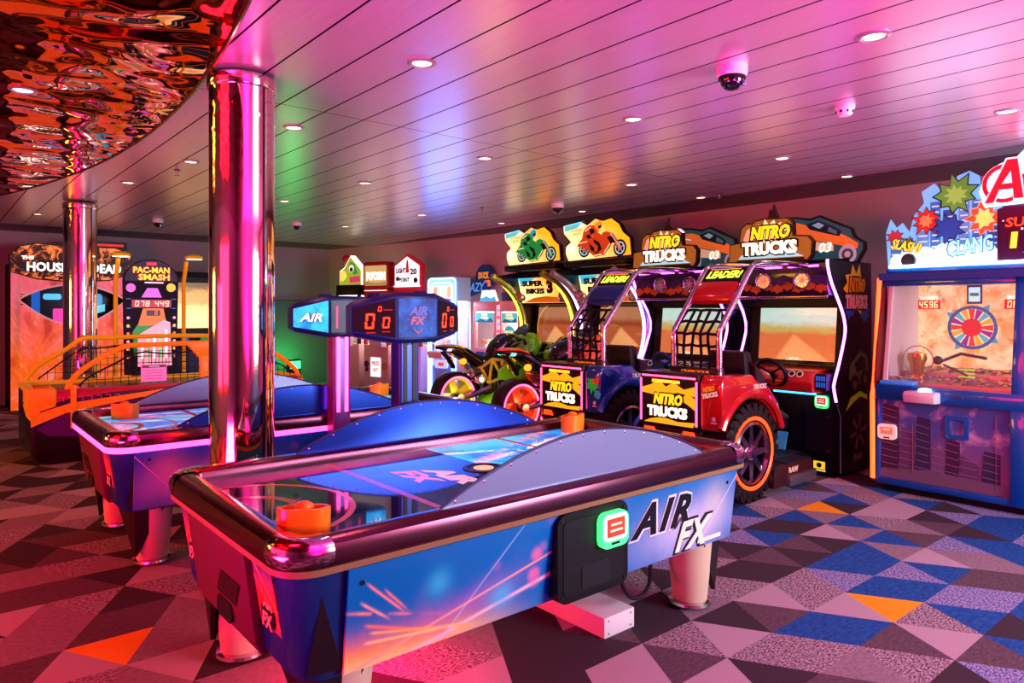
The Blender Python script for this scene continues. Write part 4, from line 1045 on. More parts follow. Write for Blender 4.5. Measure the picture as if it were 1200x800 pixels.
    o = [(-.40, 2.20), (-.44, 2.29), (-.44, 2.38), (-.36, 2.44), (-.47, 2.56), (-.48, 2.66), (-.22, 2.69), (-.12, 2.63), (.0, 2.70), (.10, 2.66), (.22, 2.68), (.32, 2.60), (.37, 2.50), (.46, 2.42), (.48, 2.22)]
    o = [(p[0]*1.2-.07, p[1]+.02) for p in o]
    b = B(); b.poly(grow(o, .016), f, P('#180c06', .35, 0, 0, .3), .06, -.06); mq = b.out('marquee_sign', t)
    b = B(); b.poly(o, f, BIKE_ART, .004); b.out('marquee_face', mq)
    b = B(); b.poly([(-.62, 2.6), (-.40, 2.63), (-.32, 2.69), (-.62, 2.67)], f, P('#5ac8d0', .4, 0, .9), .002, .004)
    RC = P(riderc, .4, 0, .5); RD = P('#1c2418', .4, 0, .02)
    b.text('SUPER', f, -.40, 2.60, .2, .035, P('#c89a50', .4, 0, .9), .002, .006, .02, .2); b.text('BIKES 3', f, -.37, 2.555, .2, .035, P('#c89a50', .4, 0, .9), .002, .006, .02, .2)
    b.out('marquee_art', mq)
    f = f @ Matrix.Translation((-.03, 2.43, 0)) @ Matrix.Diagonal((1.22, 1.22, 1, 1)) @ Matrix.Translation((-.03, -2.43, 0))
    b = B(); HL = P('#fff0b0', .4, 0, .9)
    for cx, cy, r_ in ((.33, 2.35, .085), (-.16, 2.36, .08)):
        b.disc(f, cx, cy, r_, RD, .003, .006); b.ring(f, cx, cy, r_*.6, r_*.74, P('#a8d8e0', .3, 0, .8), .002, .009); b.disc(f, cx, cy, r_*.3, RC, .002, .009)
        for k in range(5): b.line(f, (cx, cy), (cx+r_*.62*math.cos(2*PI*k/5+.4), cy+r_*.62*math.sin(2*PI*k/5+.4)), .008, P('#a8d8e0', .3, 0, .6), .002, .009)
    b.poly([(-.27, 2.40), (-.2, 2.47), (-.08, 2.49), (.04, 2.50), (.15, 2.53), (.24, 2.50), (.30, 2.43), (.33, 2.36), (.30, 2.345), (.24, 2.42), (.19, 2.35), (.12, 2.29), (.0, 2.275), (-.07, 2.32), (-.12, 2.36), (-.2, 2.395)], f, RC, .003, .009)
    b.poly([(-.10, 2.44), (-.02, 2.46), (.06, 2.42), (.09, 2.35), (.02, 2.31), (-.06, 2.35)], f, RD, .002, .012)
    b.poly([(.16, 2.47), (.23, 2.475), (.28, 2.41), (.21, 2.40)], f, RD, .002, .012); b.line(f, (.21, 2.50), (.33, 2.36), .014, P('#c8c8c8', .3, 0, .5), .002, .012)
    b.line(f, (-.22, 2.43), (-.08, 2.45), .008, HL, .002, .012); b.line(f, (.12, 2.31), (.2, 2.40), .008, HL, .002, .012); b.line(f, (-.02, 2.29), (.09, 2.30), .008, HL, .002, .012)
    b.line(f, (-.1, 2.33), (-.16, 2.36), .016, P('#8a8a8a', .3, 0, .3), .002, .012)
    b.out('bike_drawing', mq)
    b = B()
    b.poly([(-.19, 2.46), (-.16, 2.56), (-.08, 2.61), (.0, 2.60), (.04, 2.55), (.08, 2.50), (.16, 2.51), (.17, 2.485), (.07, 2.47), (.02, 2.48), (-.04, 2.50), (-.02, 2.43), (.04, 2.38), (.03, 2.33), (-.01, 2.33), (-.01, 2.37), (-.08, 2.42), (-.12, 2.45)], f, RC, .003, .014)
    b.poly([(-.08, 2.57), (-.06, 2.51), (.0, 2.53), (-.02, 2.57)], f, RD, .002, .017); b.poly([(-.13, 2.5), (-.1, 2.47), (-.05, 2.47), (-.08, 2.52)], f, RD, .002, .017); b.line(f, (-.14, 2.55), (-.06, 2.59), .007, HL, .002, .017); b.line(f, (.04, 2.53), (.1, 2.50), .007, HL, .002, .017)
    b.disc(f, .045, 2.60, .05, P('#e8a428' if riderc != '#1ca048' else '#30b0c0', .3, 0, .6), .004, .014); b.poly([(.045, 2.59), (.093, 2.60), (.088, 2.57), (.045, 2.565)], f, RD, .002, .018); b.line(f, (.01, 2.63), (.05, 2.645), .006, HL, .002, .018)
    b.out('rider_drawing', mq)
    b = B(); b.rect(fr((-.50, .457, 2.37), (1, 0, .35), (-.35, 0, 1)), 0, 0, .10, .09, P('#fff4e0', .4, 0, 1.2), .003, .004); b.out('number_card', mq)
    b = B(); b.box((-.55, .36, 2.12), (.48, .72, 2.21), P('#140c10', .35), .02); b.out('sign_base', t)
    # wide cowl under the screen
    b = B(); b.loft([((0, .50, .95), .30, .05, .3), ((0, .60, 1.02), .46, .07, .3), ((0, .75, 1.04), .49, .09), ((0, .95, 1.0), .49, .12)], CW, 20, 4); dc = b.out('dash_cowl', t)
    for s_ in (-1, 1):
        b = B(); b.poly([(s_*.06, .0), (s_*.40, .06), (s_*.44, .16), (s_*.30, .14), (s_*.10, .08)], fr((0, .52, 1.035), (1, 0, 0), (0, 1, .32)), P('#141c10' if neon == '#d8e060' else '#1c0c08', .35), .012); b.out('cowl_stripe', dc)
    # the ride-on bike
    before = set(bpy.data.objects)
    wy, wz, R, r = -.54, .40, .325, .245
    b = B(); T = P('#140c10', .4)
    b.lathe([(r, -.085), (r+.03, -.10), (R-.05, -.105), (R-.008, -.07), (R, -.02), (R, .02), (R-.008, .07), (R-.05, .105), (r+.03, .10), (r, .085)], T, (0, wy, wz), 44, 'x', True); w_ = b.out('rear_wheel', t)
    b = B(); RM = P(rimc, .3, .2, .18, .4)
    b.lathe([(r, -.08), (r, .08), (r-.03, .07), (r-.035, .0), (r-.03, -.07)], RM, (0, wy, wz), 40, 'x', True)
    for k in range(5):
        m = Matrix.Translation((0, wy, wz)) @ Matrix.Rotation(2*PI*k/5+.3, 4, 'X')
        b.prism([(-.055, .03), (.055, .03), (.05, r-.02), (-.05, r-.02)], 'x', -.05, .06, RM, mtx=m)
    b.lathe([(0, .075), (.05, .07), (.06, -.07), (0, -.075)], P('#8a7a80', .2, 1.0), (0, wy, wz), 24, 'x'); b.out('rim', w_)
    for s in (-1, 1):
        b = B(); b.tube([(s*.092, wy+(r+.01)*math.cos(2*PI*k/36), wz+(r+.01)*math.sin(2*PI*k/36)) for k in range(36)], .011, P('#ff8ab0', .3, 0, 5.0, 0, '#ff4a80'), 8, True); b.out('wheel_light', w_, 'pink glowing ring')
    b = B()
    for s in (-1, 1):
        b.tube([(s*.13, wy, wz), (s*.14, wy+.18, wz+.02), (s*.12, -.06, .50)], [.03, .04, .05], P('#a89aa4', .2, 1.0), 8)
        b.disc(fr((s*.145, wy, wz), (0, s, 0), (0, 0, 1)), 0, 0, .05, P('#6a5a6c', .25, 1.0), .02)
    b.cyl((-.15, wy, wz), (.15, wy, wz), .025, CHROME); b.out('swingarm', t)
    # tail cowl sweeping up over the wheel
    b = B(); b.loft([((0, -.78, 1.02), .055, .018, .2), ((0, -.72, 1.015), .10, .03, .2), ((0, -.58, .98), .135, .055, .2), ((0, -.42, .92), .15, .075, .25), ((0, -.28, .84), .15, .09, .2), ((0, -.16, .78), .14, .08, 0)], GLOSSBLACK, 18, 3); tl = b.out('tail_cowl', t)
    b = B(); b.loft([((0, -.80, 1.045), .03, .008, .2), ((0, -.72, 1.055), .085, .016, .2), ((0, -.56, 1.045), .115, .022, .25), ((0, -.44, 1.005), .11, .022, .3), ((0, -.38, .97), .07, .012, .3)], P('#c8b828' if neon == '#d8e060' else '#ff5a14', .3, 0, 0, .5), 16, 3); b.out('tail_cover', tl)
    b = B()
    b.loft([((0, -.70, .96), .06, .02), ((0, -.62, .88), .05, .03), ((0, -.55, .78), .055, .03)], BLACK, 12); b.out('mudguard', tl)
    for s in (-1, 1):
        b = B(); b.sph((s*.145, -.50, .85), .042, P('#ff9a30', .2, 0, 2.6, 0, '#ff8410'), (.5, 1.3, 1)); b.lathe([(.04, 0), (.05, 0), (.045, .012), (.036, .01)], BLACK, (s*.14, -.50, .85), 16, 'x'); b.out('indicator_lamp', tl, 'amber glowing lamp')
        b = B(); b.box((s*.085-.05, -.705, .985), (s*.085+.05, -.66, 1.01), P(tail_led, .2, 0, 4.0), .006); b.out('tail_light', tl, 'bright tail light')
    b = B(); b.loft([((0, -.40, 1.0), .10, .02, .3), ((0, -.30, .93), .13, .03, .3), ((0, -.15, .87), .135, .03, .1), ((0, .0, .87), .12, .03), ((0, .08, .90), .10, .02, -.3)], P('#121014', .6), 16, 3); b.out('seat', t)
    b = B(); b.loft([((0, .02, .90), .09, .05), ((0, .10, .98), .15, .10), ((0, .25, 1.06), .18, .12), ((0, .40, 1.07), .165, .11), ((0, .50, 1.02), .11, .07)], GLOSSBLACK if neon == '#d8e060' else GLOSSBLACK, 18, 2.6); b.out('tank', t)
    b = B(); b.loft([((0, .36, .82), .20, .22), ((0, .52, .92), .25, .24), ((0, .70, 1.02), .22, .17), ((0, .84, 1.02), .12, .08)], CW, 18, 2.8)
    for s in (-1, 1): b.loft([((s*.20, .02, .66), .02, .06), ((s*.22, .22, .72), .03, .16), ((s*.22, .45, .80), .03, .20), ((s*.20, .62, .86), .025, .12)], CW, 14, 3)
    fa = b.out('fairing', t)
    b = B()
    for s in (-1, 1): b.prism([(.15, .70), (.40, .86), (.58, .95), (.52, .84), (.30, .68)], 'x', s*.245, s*.256, P('#1a2a14' if neon == '#d8e060' else '#2a1208', .4))
    b.out('fairing_stripe', fa)
    b = B(); b.loft([((0, .52, 1.14), .15, .03, -.5), ((0, .62, 1.24), .13, .02, -.6), ((0, .68, 1.29), .06, .01, -.6)], P('#20302c', .08, 0, 0, .6, None, 1, .5), 14); b.out('windscreen', t)
    b = B(); b.tube([(-.33, .36, 1.06), (-.2, .44, 1.10), (0, .48, 1.10), (.2, .44, 1.10), (.33, .36, 1.06)], .016, P('#3a3a40', .3, .8), 8); hb = b.out('handlebar', t)
    for s in (-1, 1):
        b = B(); b.tube([(s*.24, .42, 1.09), (s*.35, .345, 1.055)], .024, P('#141418', .7), 10); b.tube([(s*.25, .39, 1.07), (s*.34, .30, 1.04)], .008, CHROME, 6); b.out('grip', hb)
    # trellis frame, engine, exhaust
    b = B()
    for s in (-1, 1):
        X = s*.17; n_ = [(X, -.24, .76), (X, -.06, .86), (X, .10, .84), (X, .26, .92), (X*.9, -.10, .56), (X*.95, .12, .62), (X*.95, .30, .70)]
        for i, j in ((0, 1), (1, 2), (2, 3), (0, 4), (4, 5), (5, 6), (1, 4), (1, 5), (2, 5), (2, 6), (3, 6)): b.tube([n_[i], n_[j]], .021, FR, 8)
    for q in ((-.24, .76), (.26, .92), (.12, .62)): b.tube([(-.17, q[0], q[1]), (.17, q[0], q[1])], .018, FR, 8)
    b.out('trellis_frame', t)
    b = B(); b.box((-.12, -.12, .40), (.12, .30, .70), P('#2a262c', .3, .8), .03)
    for k in range(5): b.box((-.14, -.06+k*.06, .44), (.14, -.035+k*.06, .66), P('#5a4a54', .3, .9), .004, 1)
    b.out('engine', t)
    b = B()
    b.loft([((0, -.26, .24), .15, .06), ((0, -.05, .28), .22, .14), ((0, .25, .34), .23, .19), ((0, .55, .42), .14, .14)], CW, 16, 3); b.out('belly_pan', t)
    for s in (-1, 1):
        b = B(); b.lathe([(.035, 0), (.06, .01), (.062, .05), (.052, .06), (.045, .02)], CHROME, (s*.18, -.28, .62), 20, 'x', True); b.sph((s*.20+s*.03, -.28, .62), .035, P('#fff0d8', .2, 0, 1.2), (.6, 1, 1), 12); b.tube([(s*.12, -.1, .60), (s*.2, -.2, .62), (s*.2, -.28, .62)], .03, CHROME, 8); b.out('exhaust', t)
        b = B(); b.box((s*.2-.06, -.05, .33), (s*.2+.06, .09, .36), BLACK, .008); b.cyl((s*.1, .02, .345), (s*.28, .02, .345), .016, CHROME, n=8); b.out('foot_peg', t)
    b = B(); b.tube([(.12, -.40, .75), (.14, -.3, .62), (.12, -.16, .5)], .02, CHROME, 8); 
    for k in range(6): b.lathe([(.03, 0), (.038, .006), (.03, .012)], P('#d84a6a', .3, .6), (.14, -.34+k*.02, .60+.0*k), 12, 'z')
    b.out('shock_spring', t)
    for o in set(bpy.data.objects)-before: o.data.transform(Matrix.Translation((0, -.36, .09)))
    b = B(); b.box((-.28, -1.15, .0), (.28, .85, .12), P('#15151a', .5), .015); b.prism([(-.5, .12), (.05, .12), (-.05, .45), (-.35, .45)], 'x', -.10, .10, P('#1a1a20', .4), .01); b.out('ride_base', t)
    b = B(); b.tube([(0, .0, .98), (0, .3, .96), (0, .62, .98)], [.14, .12, .16], GLOSSBLACK, 14); b.out('steering_neck', t)
    return t
bike_machine('motorbike racing game with orange bike and orange rider sign, nearer the trucks', (6.0, 6.02, 0), '#ff5a14', '#f0481c', '#e8441c', '#c8c8f0', '#a8a0ff', '#c8481c', '#40e8d8')
bike_machine('motorbike racing game with lime bike and green rider sign, beside the prize machines', (6.0, 7.24, 0), '#6ac81c', '#c8c030', '#b8b028', '#d8e060', '#d0e830', '#1ca048', '#f0a0e8')
# ------------------------------------------------------------------ coin pusher at the right
def sky_city():
    t = NT('city_print'); x, y, z = t.coord()
    n = t.noise(5, 4, None, .6, .5)
    c = t.mix(t.step(z, .15, .75), '#9a6488', '#4460ac'); c = t.mix(t.step(n, .5, .75), c, '#e0b8d0'); return t.done(c, .3, 0, None, 0, .4)
def warm_comic():
    t = NT('warm_comic_print'); x, y, z = t.coord()
    n = t.noise(4, 4, None, .6, 1.2); n2 = t.noise(11, 3)
    c = t.mix(t.step(n, .3, .7), '#e8a050', '#fff0b8'); c = t.mix(t.step(n2, .6, .75)*.6, c, '#a84a1c'); return t.done(c, .4, 0, c, .6)
def pusher():
    t = thing('coin_pusher', 'blue framed coin pusher with lit red edge tube and comic sign on top', 'arcade game', (6.45, 2.2, 0), WEST)
    BL = P('#0860b8', .3, 0, 0, .5); X0, X1 = -.50, 1.75
    tilt = .12
    def yf(z): return .0 + max(0, z-.85)*.16
    # lower cabinet
    b = B(); b.box((X0, .03, .08), (X1, 1.15, .92), P('#16306c', .4)); b.box((X0+.03, .05, 0), (X1, 1.1, .08), BLACK); b.out('base_cabinet', t)
    b = B(); b.box((X0, -.01, .06), (X1, .06, .115), BL, .006); b.box((X0, -.03, .80), (X1, .1, .93), BL, .01); b.box((.50, -.02, .06), (.66, .08, .86), BL, .008); b.box((X0, -.005, .08), (X0+.03, .06, .86), BL, .004); b.out('front_frame', t)
    for x0, x1 in ((X0+.03, .50), (.66, X1)):
        b = B(); b.box((x0, .012, .115), (x1, .03, .80), sky_city() if x0 < 0 else P('#7088c8', .3, 0, .1)); pn = b.out('art_panel', t)
        f = front((x0+x1)/2, .011, 0); w = x1-x0
        b = B(); rn = random.Random(4)
        for k, (cx, h, wd) in enumerate(((-.42, .60, .16), (-.28, .42, .14), (-.15, .52, .13), (-.03, .30, .12), (.08, .36, .12), (.2, .24, .16), (.36, .30, .14))):
            cx *= w; z1 = .16+h
            m = P(('#4a2c4c', '#6a4a6c', '#3c3858', '#7a6080')[k % 4], .4)
            b.poly([(cx-wd*w/2, .17), (cx+wd*w/2, .15), (cx+wd*w/2, z1-.02-.05*(k % 2)), (cx-wd*w/2*.6, z1)], f, m, .001, .0005*k)
            for j in range(int(h/.06)):
                b.line(f, (cx-wd*w*.42, .19+j*.06), (cx+wd*w*.42, .18+j*.058), .004, P('#9a88b0', .4), .0008, .0005*k+.001)
        b.poly([(-w/2, .12), (w/2, .12), (w/2, .20), (-.1, .235), (-w/2, .19)], f, P('#7a6478', .5), .001, .004)
        b.out('skyline_drawing', pn)
        b = B()
        for q in ((-.22, .40, .004, .42), (.40*w, .45, .003, .58)): b.rect(f, *q, P('#b8907c', .35, .6), .004, .004)
        b.ring(f, -.38*w+.0, .40, .001, .002, BLACK, .001)
        b.rect(f, -.38*w, .20, .2*w, .004, P('#b8907c', .35, .6), .004, .004); b.out('panel_trim', pn)
    f = front(0, .012, 0)
    b = B(); 
    o = rrect(.13, .62, .17, .19, .012); i = rrect(.13, .62, .10, .12, .006); n = len(o)
    vs = [(p[0], p[1], 0) for p in o]+[(p[0], p[1], .012) for p in o]+[(p[0], p[1], .012) for p in i]+[(p[0], p[1], 0) for p in i]
    b.add(vs, [(q*n+j, q*n+(j+1) % n, (q+1)*n+(j+1) % n, (q+1)*n+j) for q in range(3) for j in range(n)], BL, f); b.out('ticket_frame', t)
    b = B(); b.rect(f, -.405, .52, .15, .13, P('#ffd0c4', .3, 0, .5), .035, 0, .03); cr = b.out('card_reader', t)
    b = B(); b.rect(f, -.405, .53, .10, .06, P('#e86a54', .3, 0, .8), .003, .035); b.rect(f, -.405, .47, .05, .012, P('#40181c', .4), .003, .035); b.rect(f, -.405, .54, .06, .008, P('#ffd0b0', .3, 0, .8), .002, .038); b.out('reader_screen', cr)
    b = B(); b.prism([(-.16, .81), (-.17, .88), (-.14, .90), (.02, .90), (.02, .80)], 'x', -.22, .02, P('#e8dcdc', .35), .01); tr = b.out('coin_tray', t)
    b = B(); b.lathe([(0, .0), (.05, 0), (.045, .02), (0, .03)], P('#a8e8ff', .2, 0, 6.0), (-.09, -.05, .90)); b.out('tray_light', tr)
    # glazed playing chamber
    b = B(); b.box((X0+.02, 1.0, .92), (X1, 1.12, 1.88), P('#3a2430', .5)); b.box((X0+.01, .2, .92), (X0+.03, 1.1, 1.88), P('#e0d0cc', .4)); b.box((X0, .05, 1.84), (X1, 1.12, 1.90), P('#18428c', .4)); b.out('chamber', t)
    b = B(); b.box((X0+.03, .86, .95), (X1, .90, 1.84), warm_comic()); bb = b.out('score_board', t)
    f = front(0, .86, 0)
    for k, off in enumerate((0.0, 1.14)):
        b = B(); cx = -.02+off
        b.disc(f, cx, 1.42, .20, P('#2c6aa8', .4, 0, .3), .006, 0, 28); b.disc(f, cx, 1.42, .17, P('#ffe8b0', .4, 0, .8), .004, .006, 28)
        for j in range(16):
            a = 2*PI*j/16; b.poly([(cx+.06*math.cos(a-.13), 1.42+.06*math.sin(a-.13)), (cx+.17*math.cos(a-.16), 1.42+.17*math.sin(a-.16)), (cx+.17*math.cos(a+.16), 1.42+.17*math.sin(a+.16)), (cx+.06*math.cos(a+.13), 1.42+.06*math.sin(a+.13))], f, P(('#d83a20', '#ffb030', '#40b8c8', '#8a2c8a')[j % 4], .4, 0, .6), .004, .010)
        b.disc(f, cx, 1.42, .085, P('#d02818', .4, 0, .6), .006, .014, 8)
        for j in range(8):
            a = 2*PI*j/8+.2; b.prism([(cx+.20*math.cos(a-.15), 1.42+.20*math.sin(a-.15)), (cx+.25*math.cos(a), 1.42+.25*math.sin(a)), (cx+.20*math.cos(a+.15), 1.42+.20*math.sin(a+.15))], 'z', 0, .006, P('#30a8b8' if j % 2 else '#ffc040', .4, 0, .5), mtx=f)
        b.out('bonus_wheel', bb)
        b = B(); b.rect(f, cx-.36, 1.63, .20, .085, P('#c81c10', .3, 0, .9), .006); b.digits('4596', f, cx-.36, 1.63, .032, .06, P('#ffd890', .3, 0, 1.6), .0065); b.text('TICKETS', f, cx-.36, 1.69, .16, .03, P('#ffffff', .3, 0, .8), .003, .002, .03); b.out('ticket_display', bb)
        b = B(); b.rect(f, cx+.34, 1.63, .18, .085, P('#c81c10', .3, 0, .9), .006); b.digits('06', f, cx+.31, 1.63, .032, .06, P('#ffd890', .3, 0, 1.6), .0065); b.text('BONUS', f, cx+.34, 1.69, .14, .03, P('#ffffff', .3, 0, .8), .003, .002, .03); b.out('bonus_display', bb)
        b = B(); b.rect(f, cx+.02, 1.72, .12, .17, P('#18406c', .4), .008); b.rect(f, cx+.02, 1.72, .09, .13, P('#a8e0f0', .3, 0, 1.0), .003, .008); b.rect(f, cx+.02, 1.72, .07, .03, P('#2c8a3c', .3, 0, .5), .002, .011); b.rect(f, cx, 1.82, .32, .03, P('#a02c7a', .4, 0, .5), .004); b.out('info_screen', bb)
    b = B(); b.prism([(.15, .92), (.15, .95), (.5, .97), (.5, 1.02), (.88, 1.05), (.88, .92)], 'x', X0+.03, X1, P('#c8a48c', .3, .4)); bed = b.out('pusher_bed', t)
    b = B(); rn = random.Random(9); cols = [P('#e8c050', .3, .7), P('#e0703c', .35), P('#d8d0c8', .3, .6), P('#c8403c', .4), P('#8ac8d8', .4)]
    for k in range(300):
        x = rn.uniform(X0+.06, .5); y = rn.uniform(.14, .82); z = .955 + (.03 if y > .5 else .012)+rn.random()*.02 + (.05 if y > .55 else 0)
        m = Matrix.Translation((x, y, z)) @ Matrix.Rotation(rn.uniform(-.5, .5), 4, 'X') @ Matrix.Rotation(rn.uniform(-.5, .5), 4, 'Y')
        b.poly([(.02*math.cos(2*PI*q/10), .02*math.sin(2*PI*q/10)) for q in range(10)], m, rn.choice(cols), .004)
    o = b.out('coins', bed); o['kind'] = 'stuff'
    b = B(); b.box((X0+.03, -.01, .935), (-.20, .12, .965), P('#3a8ae0', .3, 0, .3), .008); b.out('coin_chute', t)
    # tilting launcher arms
    b = B(); b.tube([(-.16, .5, 1.12), (.02, .45, 1.20), (.22, .42, 1.17)], .014, P('#6a5a58', .25, .9), 8); b.sph((-.18, .5, 1.13), .04, P('#2c2420', .3, .6)); b.tube([(-.1, .4, 1.10), (.1, .35, 1.02)], .010, P('#8a7a70', .25, .9), 8); b.out('coin_launcher', t)
    b = B()
    for k in range(3): b.box((.02, .38, 1.0+k*.03), (.14, .40, 1.012+k*.03), P('#a8d848', .3, 0, .6), .003)
    b.out('lane_light', t)
    # gold ornament on a ring stand and a red cut-out of a game lane sign
    b = B(); b.lathe([(.07, 0), (.07, .02), (.045, .04), (.06, .12), (.08, .17), (.075, .22), (0, .24)], P('#d89a30', .22, .9), (-.32, .42, .97), 20); b.ring(front(-.32, .44, 1.13), 0, 0, .12, .13, P('#c8b8c0', .2, .9), .006); b.out('gold_ornament', t)
    GL = P('#ffffff', .02, 0, 0, 0, None, .09)
    b = B(); b.add([(X0+.04, .03, .93), (.50, .03, .93), (.50, .17, 1.80), (X0+.04, .17, 1.80)], [(0, 1, 2, 3)], GL); b.out('glass_pane', t)
    b = B(); b.add([(.62, .03, .93), (X1, .03, .93), (X1, .17, 1.80), (.62, .17, 1.80)], [(0, 1, 2, 3)], GL); b.out('glass_pane', t)
    b = B(); q = [(.0, .90), (.09, .90), (.25, 1.88), (.14, 1.88)]
    b.prism(q, 'x', .50, .62, BL, .006); b.prism([(.14, 1.79), (.15, 1.90), (.3, 1.90), (.3, 1.79)], 'x', X0-.02, X1, BL, .008); b.prism([(.06, .93), (.09, .93), (.23, 1.80), (.20, 1.80)], 'x', X0+.03, X0+.06, P('#e8dcd8', .4)); b.out('window_frame', t)
    for x in (-.3, .1, .4, .8):
        b = B(); b.sph((x, .135, 1.845), .012, P('#8aa8d8', .2, 1.0), (1, .5, 1), 8); b.out('frame_screw', t)
    b = B(); b.sph((.15, -.03, .875), .02, P('#5a5a60', .3, .8), (1.6, .5, .5), 8); b.out('frame_lock', t)
    # glowing red edge tube
    b = B(); b.tube([(X0-.02, -.02, .10), (X0-.02, -.03, .82), (X0-.02, .02, 1.0), (X0-.02, .12, 1.86)], .02, P('#ff6a30', .3, 0, 8.0, 0, '#ff3812'), 10); b.out('edge_tube', t, 'glowing orange-red tube')
    b = B(); b.prism([(-.02, .08), (-.03, .84), (.12, 1.88), (.30, 1.88), (.2, .08)], 'x', X0-.015, X0, P('#7a1c24', .4)); b.out('edge_board', t)
    # sign on top: comic bursts, round logo lettering, bonus panel
    b = B(); b.box((X0, .2, 1.90), (X1, .5, 1.955), BL, .01); sb = b.out('sign_shelf', t)
    b = B(); b.box((X0+.03, .185, 1.955), (X1, .215, 1.975), P('#e8f6ff', .3, 0, 14.0)); b.out('shelf_light', sb, 'white glowing strip')
    f = front(0, .30, 0)
    b = B()
    o = [(-.52, 1.96), (-.54, 2.28), (-.50, 2.40), (-.45, 2.32), (-.40, 2.36), (-.34, 2.27), (-.30, 2.42), (-.22, 2.52), (-.24, 2.62), (-.14, 2.68), (-.06, 2.58), (.0, 2.66), (.04, 2.72), (.13, 2.75), (.20, 2.70), (.21, 2.6), (.30, 2.60), (.36, 2.5), (.36, 1.96)]
    b.poly(o, f, P('#6ab8ec', .35, 0, .8), .02, -.02); cb = b.out('comic_board', t)
    b = B(); rn = random.Random(6)
    for k, (x0, w_, h_) in enumerate(((-.50, .09, .26), (-.39, .08, .22), (-.28, .10, .40), (-.17, .08, .52), (-.07, .09, .44), (.05, .08, .58), (.15, .09, .50), (.26, .08, .40))):
        b.rect(f, x0+w_/2, 2.0+h_/2, w_, h_, P(('#3a7cc0', '#2c5ca4', '#5aa0d8')[k % 3], .4, 0, .35), .0006, .0002*k)
        for j in range(int(h_/.05)): b.rect(f, x0+w_/2, 2.03+j*.05, w_*.7, .012, P('#bfe6ff', .4, 0, .7), .0004, .0002*k+.0006)
    b.out('skyline_art', cb)
    b = B()
    for cx, cy, r_ in ((-.44, 2.02, .06), (-.34, 2.05, .08), (-.2, 2.04, .09), (-.05, 2.06, .10), (.1, 2.04, .09), (.22, 2.07, .10), (.30, 2.03, .06)): b.disc(f, cx, cy, r_, P('#eaf8ff', .4, 0, 1.0), .001, .0022, 20)
    b.out('smoke_print', cb)
    b = B(); 
    def burst(cx, cy, r, h, z, n=12, e=.6, sd=1):
        rn = random.Random(sd); pts = []
        for q in range(2*n):
            rr = r*(1 if q % 2 else .62)*(.85+.3*rn.random()); pts.append((cx+rr*math.cos(PI*q/n), cy+rr*math.sin(PI*q/n)))
        b.poly([(cx+(p[0]-cx)*1.13, cy+(p[1]-cy)*1.13) for p in pts], f, P('#18304c' if e < .6 else '#fff4d8', .4, 0, .05), .002, z-.0015); b.poly(pts, f, P(h, .4, 0, e), .003, z)
    b.poly([(-.5, 1.97), (-.5, 2.0), (.36, 2.0), (.36, 1.97)], f, P('#f2fbff', .4, 0, 1.0), .002, .001)
    burst(.03, 2.56, .16, '#5aa83c', .006, 9, .45, 5); burst(.03, 2.56, .09, '#8ad050', .007, 9, .5, 6); burst(-.20, 2.36, .12, '#c82c20', .010, 10, .5, 7); burst(-.20, 2.36, .065, '#ff8a50', .013, 8, .5, 8)
    burst(.24, 2.34, .14, '#e8581c', .010, 9, .6, 9); burst(.24, 2.34, .08, '#ffd060', .013, 8, .9, 10); burst(-.03, 2.28, .12, '#1c4c9c', .016, 9, .35, 11); burst(-.46, 2.24, .07, '#b83c4c', .004, 8, .3, 12); burst(-.36, 2.16, .07, '#6a8a2c', .007, 8, .3, 13)
    b.out('burst_art', cb)
    b = B(); f2 = fr((0, .30, 0), (1, 0, .22), (-.22, 0, 1)); f2 = front(0, .30, 0) 
    b.text('SLASH!', f @ Matrix.Translation((-.36, 2.15, 0)) @ Matrix.Rotation(-.25, 4, 'Z'), 0, 0, .26, .10, P('#181018', .4), .004, .018, .07, .2); b.text('SLASH!', f @ Matrix.Translation((-.36, 2.15, 0)) @ Matrix.Rotation(-.25, 4, 'Z'), 0, 0, .25, .09, P('#ffe040', .4, 0, .8), .004, .022, .03, .2); b.out('burst_lettering', cb); b = B()
    b.text('CLANG', f @ Matrix.Translation((.14, 2.12, 0)) @ Matrix.Rotation(.12, 4, 'Z'), 0, 0, .36, .15, P('#1c5ca8', .4, 0, .4), .004, .018, .07, .2); b.text('CLANG', f @ Matrix.Translation((.14, 2.12, 0)) @ Matrix.Rotation(.12, 4, 'Z'), 0, 0, .34, .13, P('#8adcf8', .4, 0, 1.0), .004, .022, .03, .2); b.out('burst_lettering', cb)
    b = B(); b.lathe([(0, .0), (.02, 0), (.025, .006), (.042, .012), (.06, .0), (.06, -.03), (0, -.03)], P('#3a3440', .25, .7), (-.33, .27, 2.02), 24, 'y') ; b.lathe([(0, -.04), (.03, -.035), (.055, -.045), (.06, -.03)], P('#18161c', .4), (-.33, .27, 2.02), 24, 'y'); b.out('speaker', t)
    f3 = front(0, .26, 0)
    b = B(); b.poly([(.34, 1.97), (.34, 2.40), (.40, 2.42), (.9, 2.38), (1.7, 2.40), (1.7, 1.97)], f3, P('#140c2c', .3, 0, .05, .4), .03, -.03); bp = b.out('bonus_panel', t)
    b = B(); rn = random.Random(3)
    for k in range(14): b.disc(f3, rn.uniform(.37, 1.3), rn.uniform(2.0, 2.36), rn.uniform(.004, .009), P('#ffffff', .3, 0, 1.4), .002, .001, 8)
    b.poly([(.5, 2.04), (.62, 2.02), (1.6, 2.02), (1.6, 2.07), (.7, 2.08)], f3, P('#5a2c9c', .4, 0, .4), .002, .001)
    b.text('SUPER BONUS', f3, .76, 2.285, .74, .085, P('#7a0c10', .4), .003, .003, .05, .12); b.text('SUPER BONUS', f3, .76, 2.285, .72, .075, P('#ff4a28', .4, 0, 1.2), .003, .006, .02, .12)
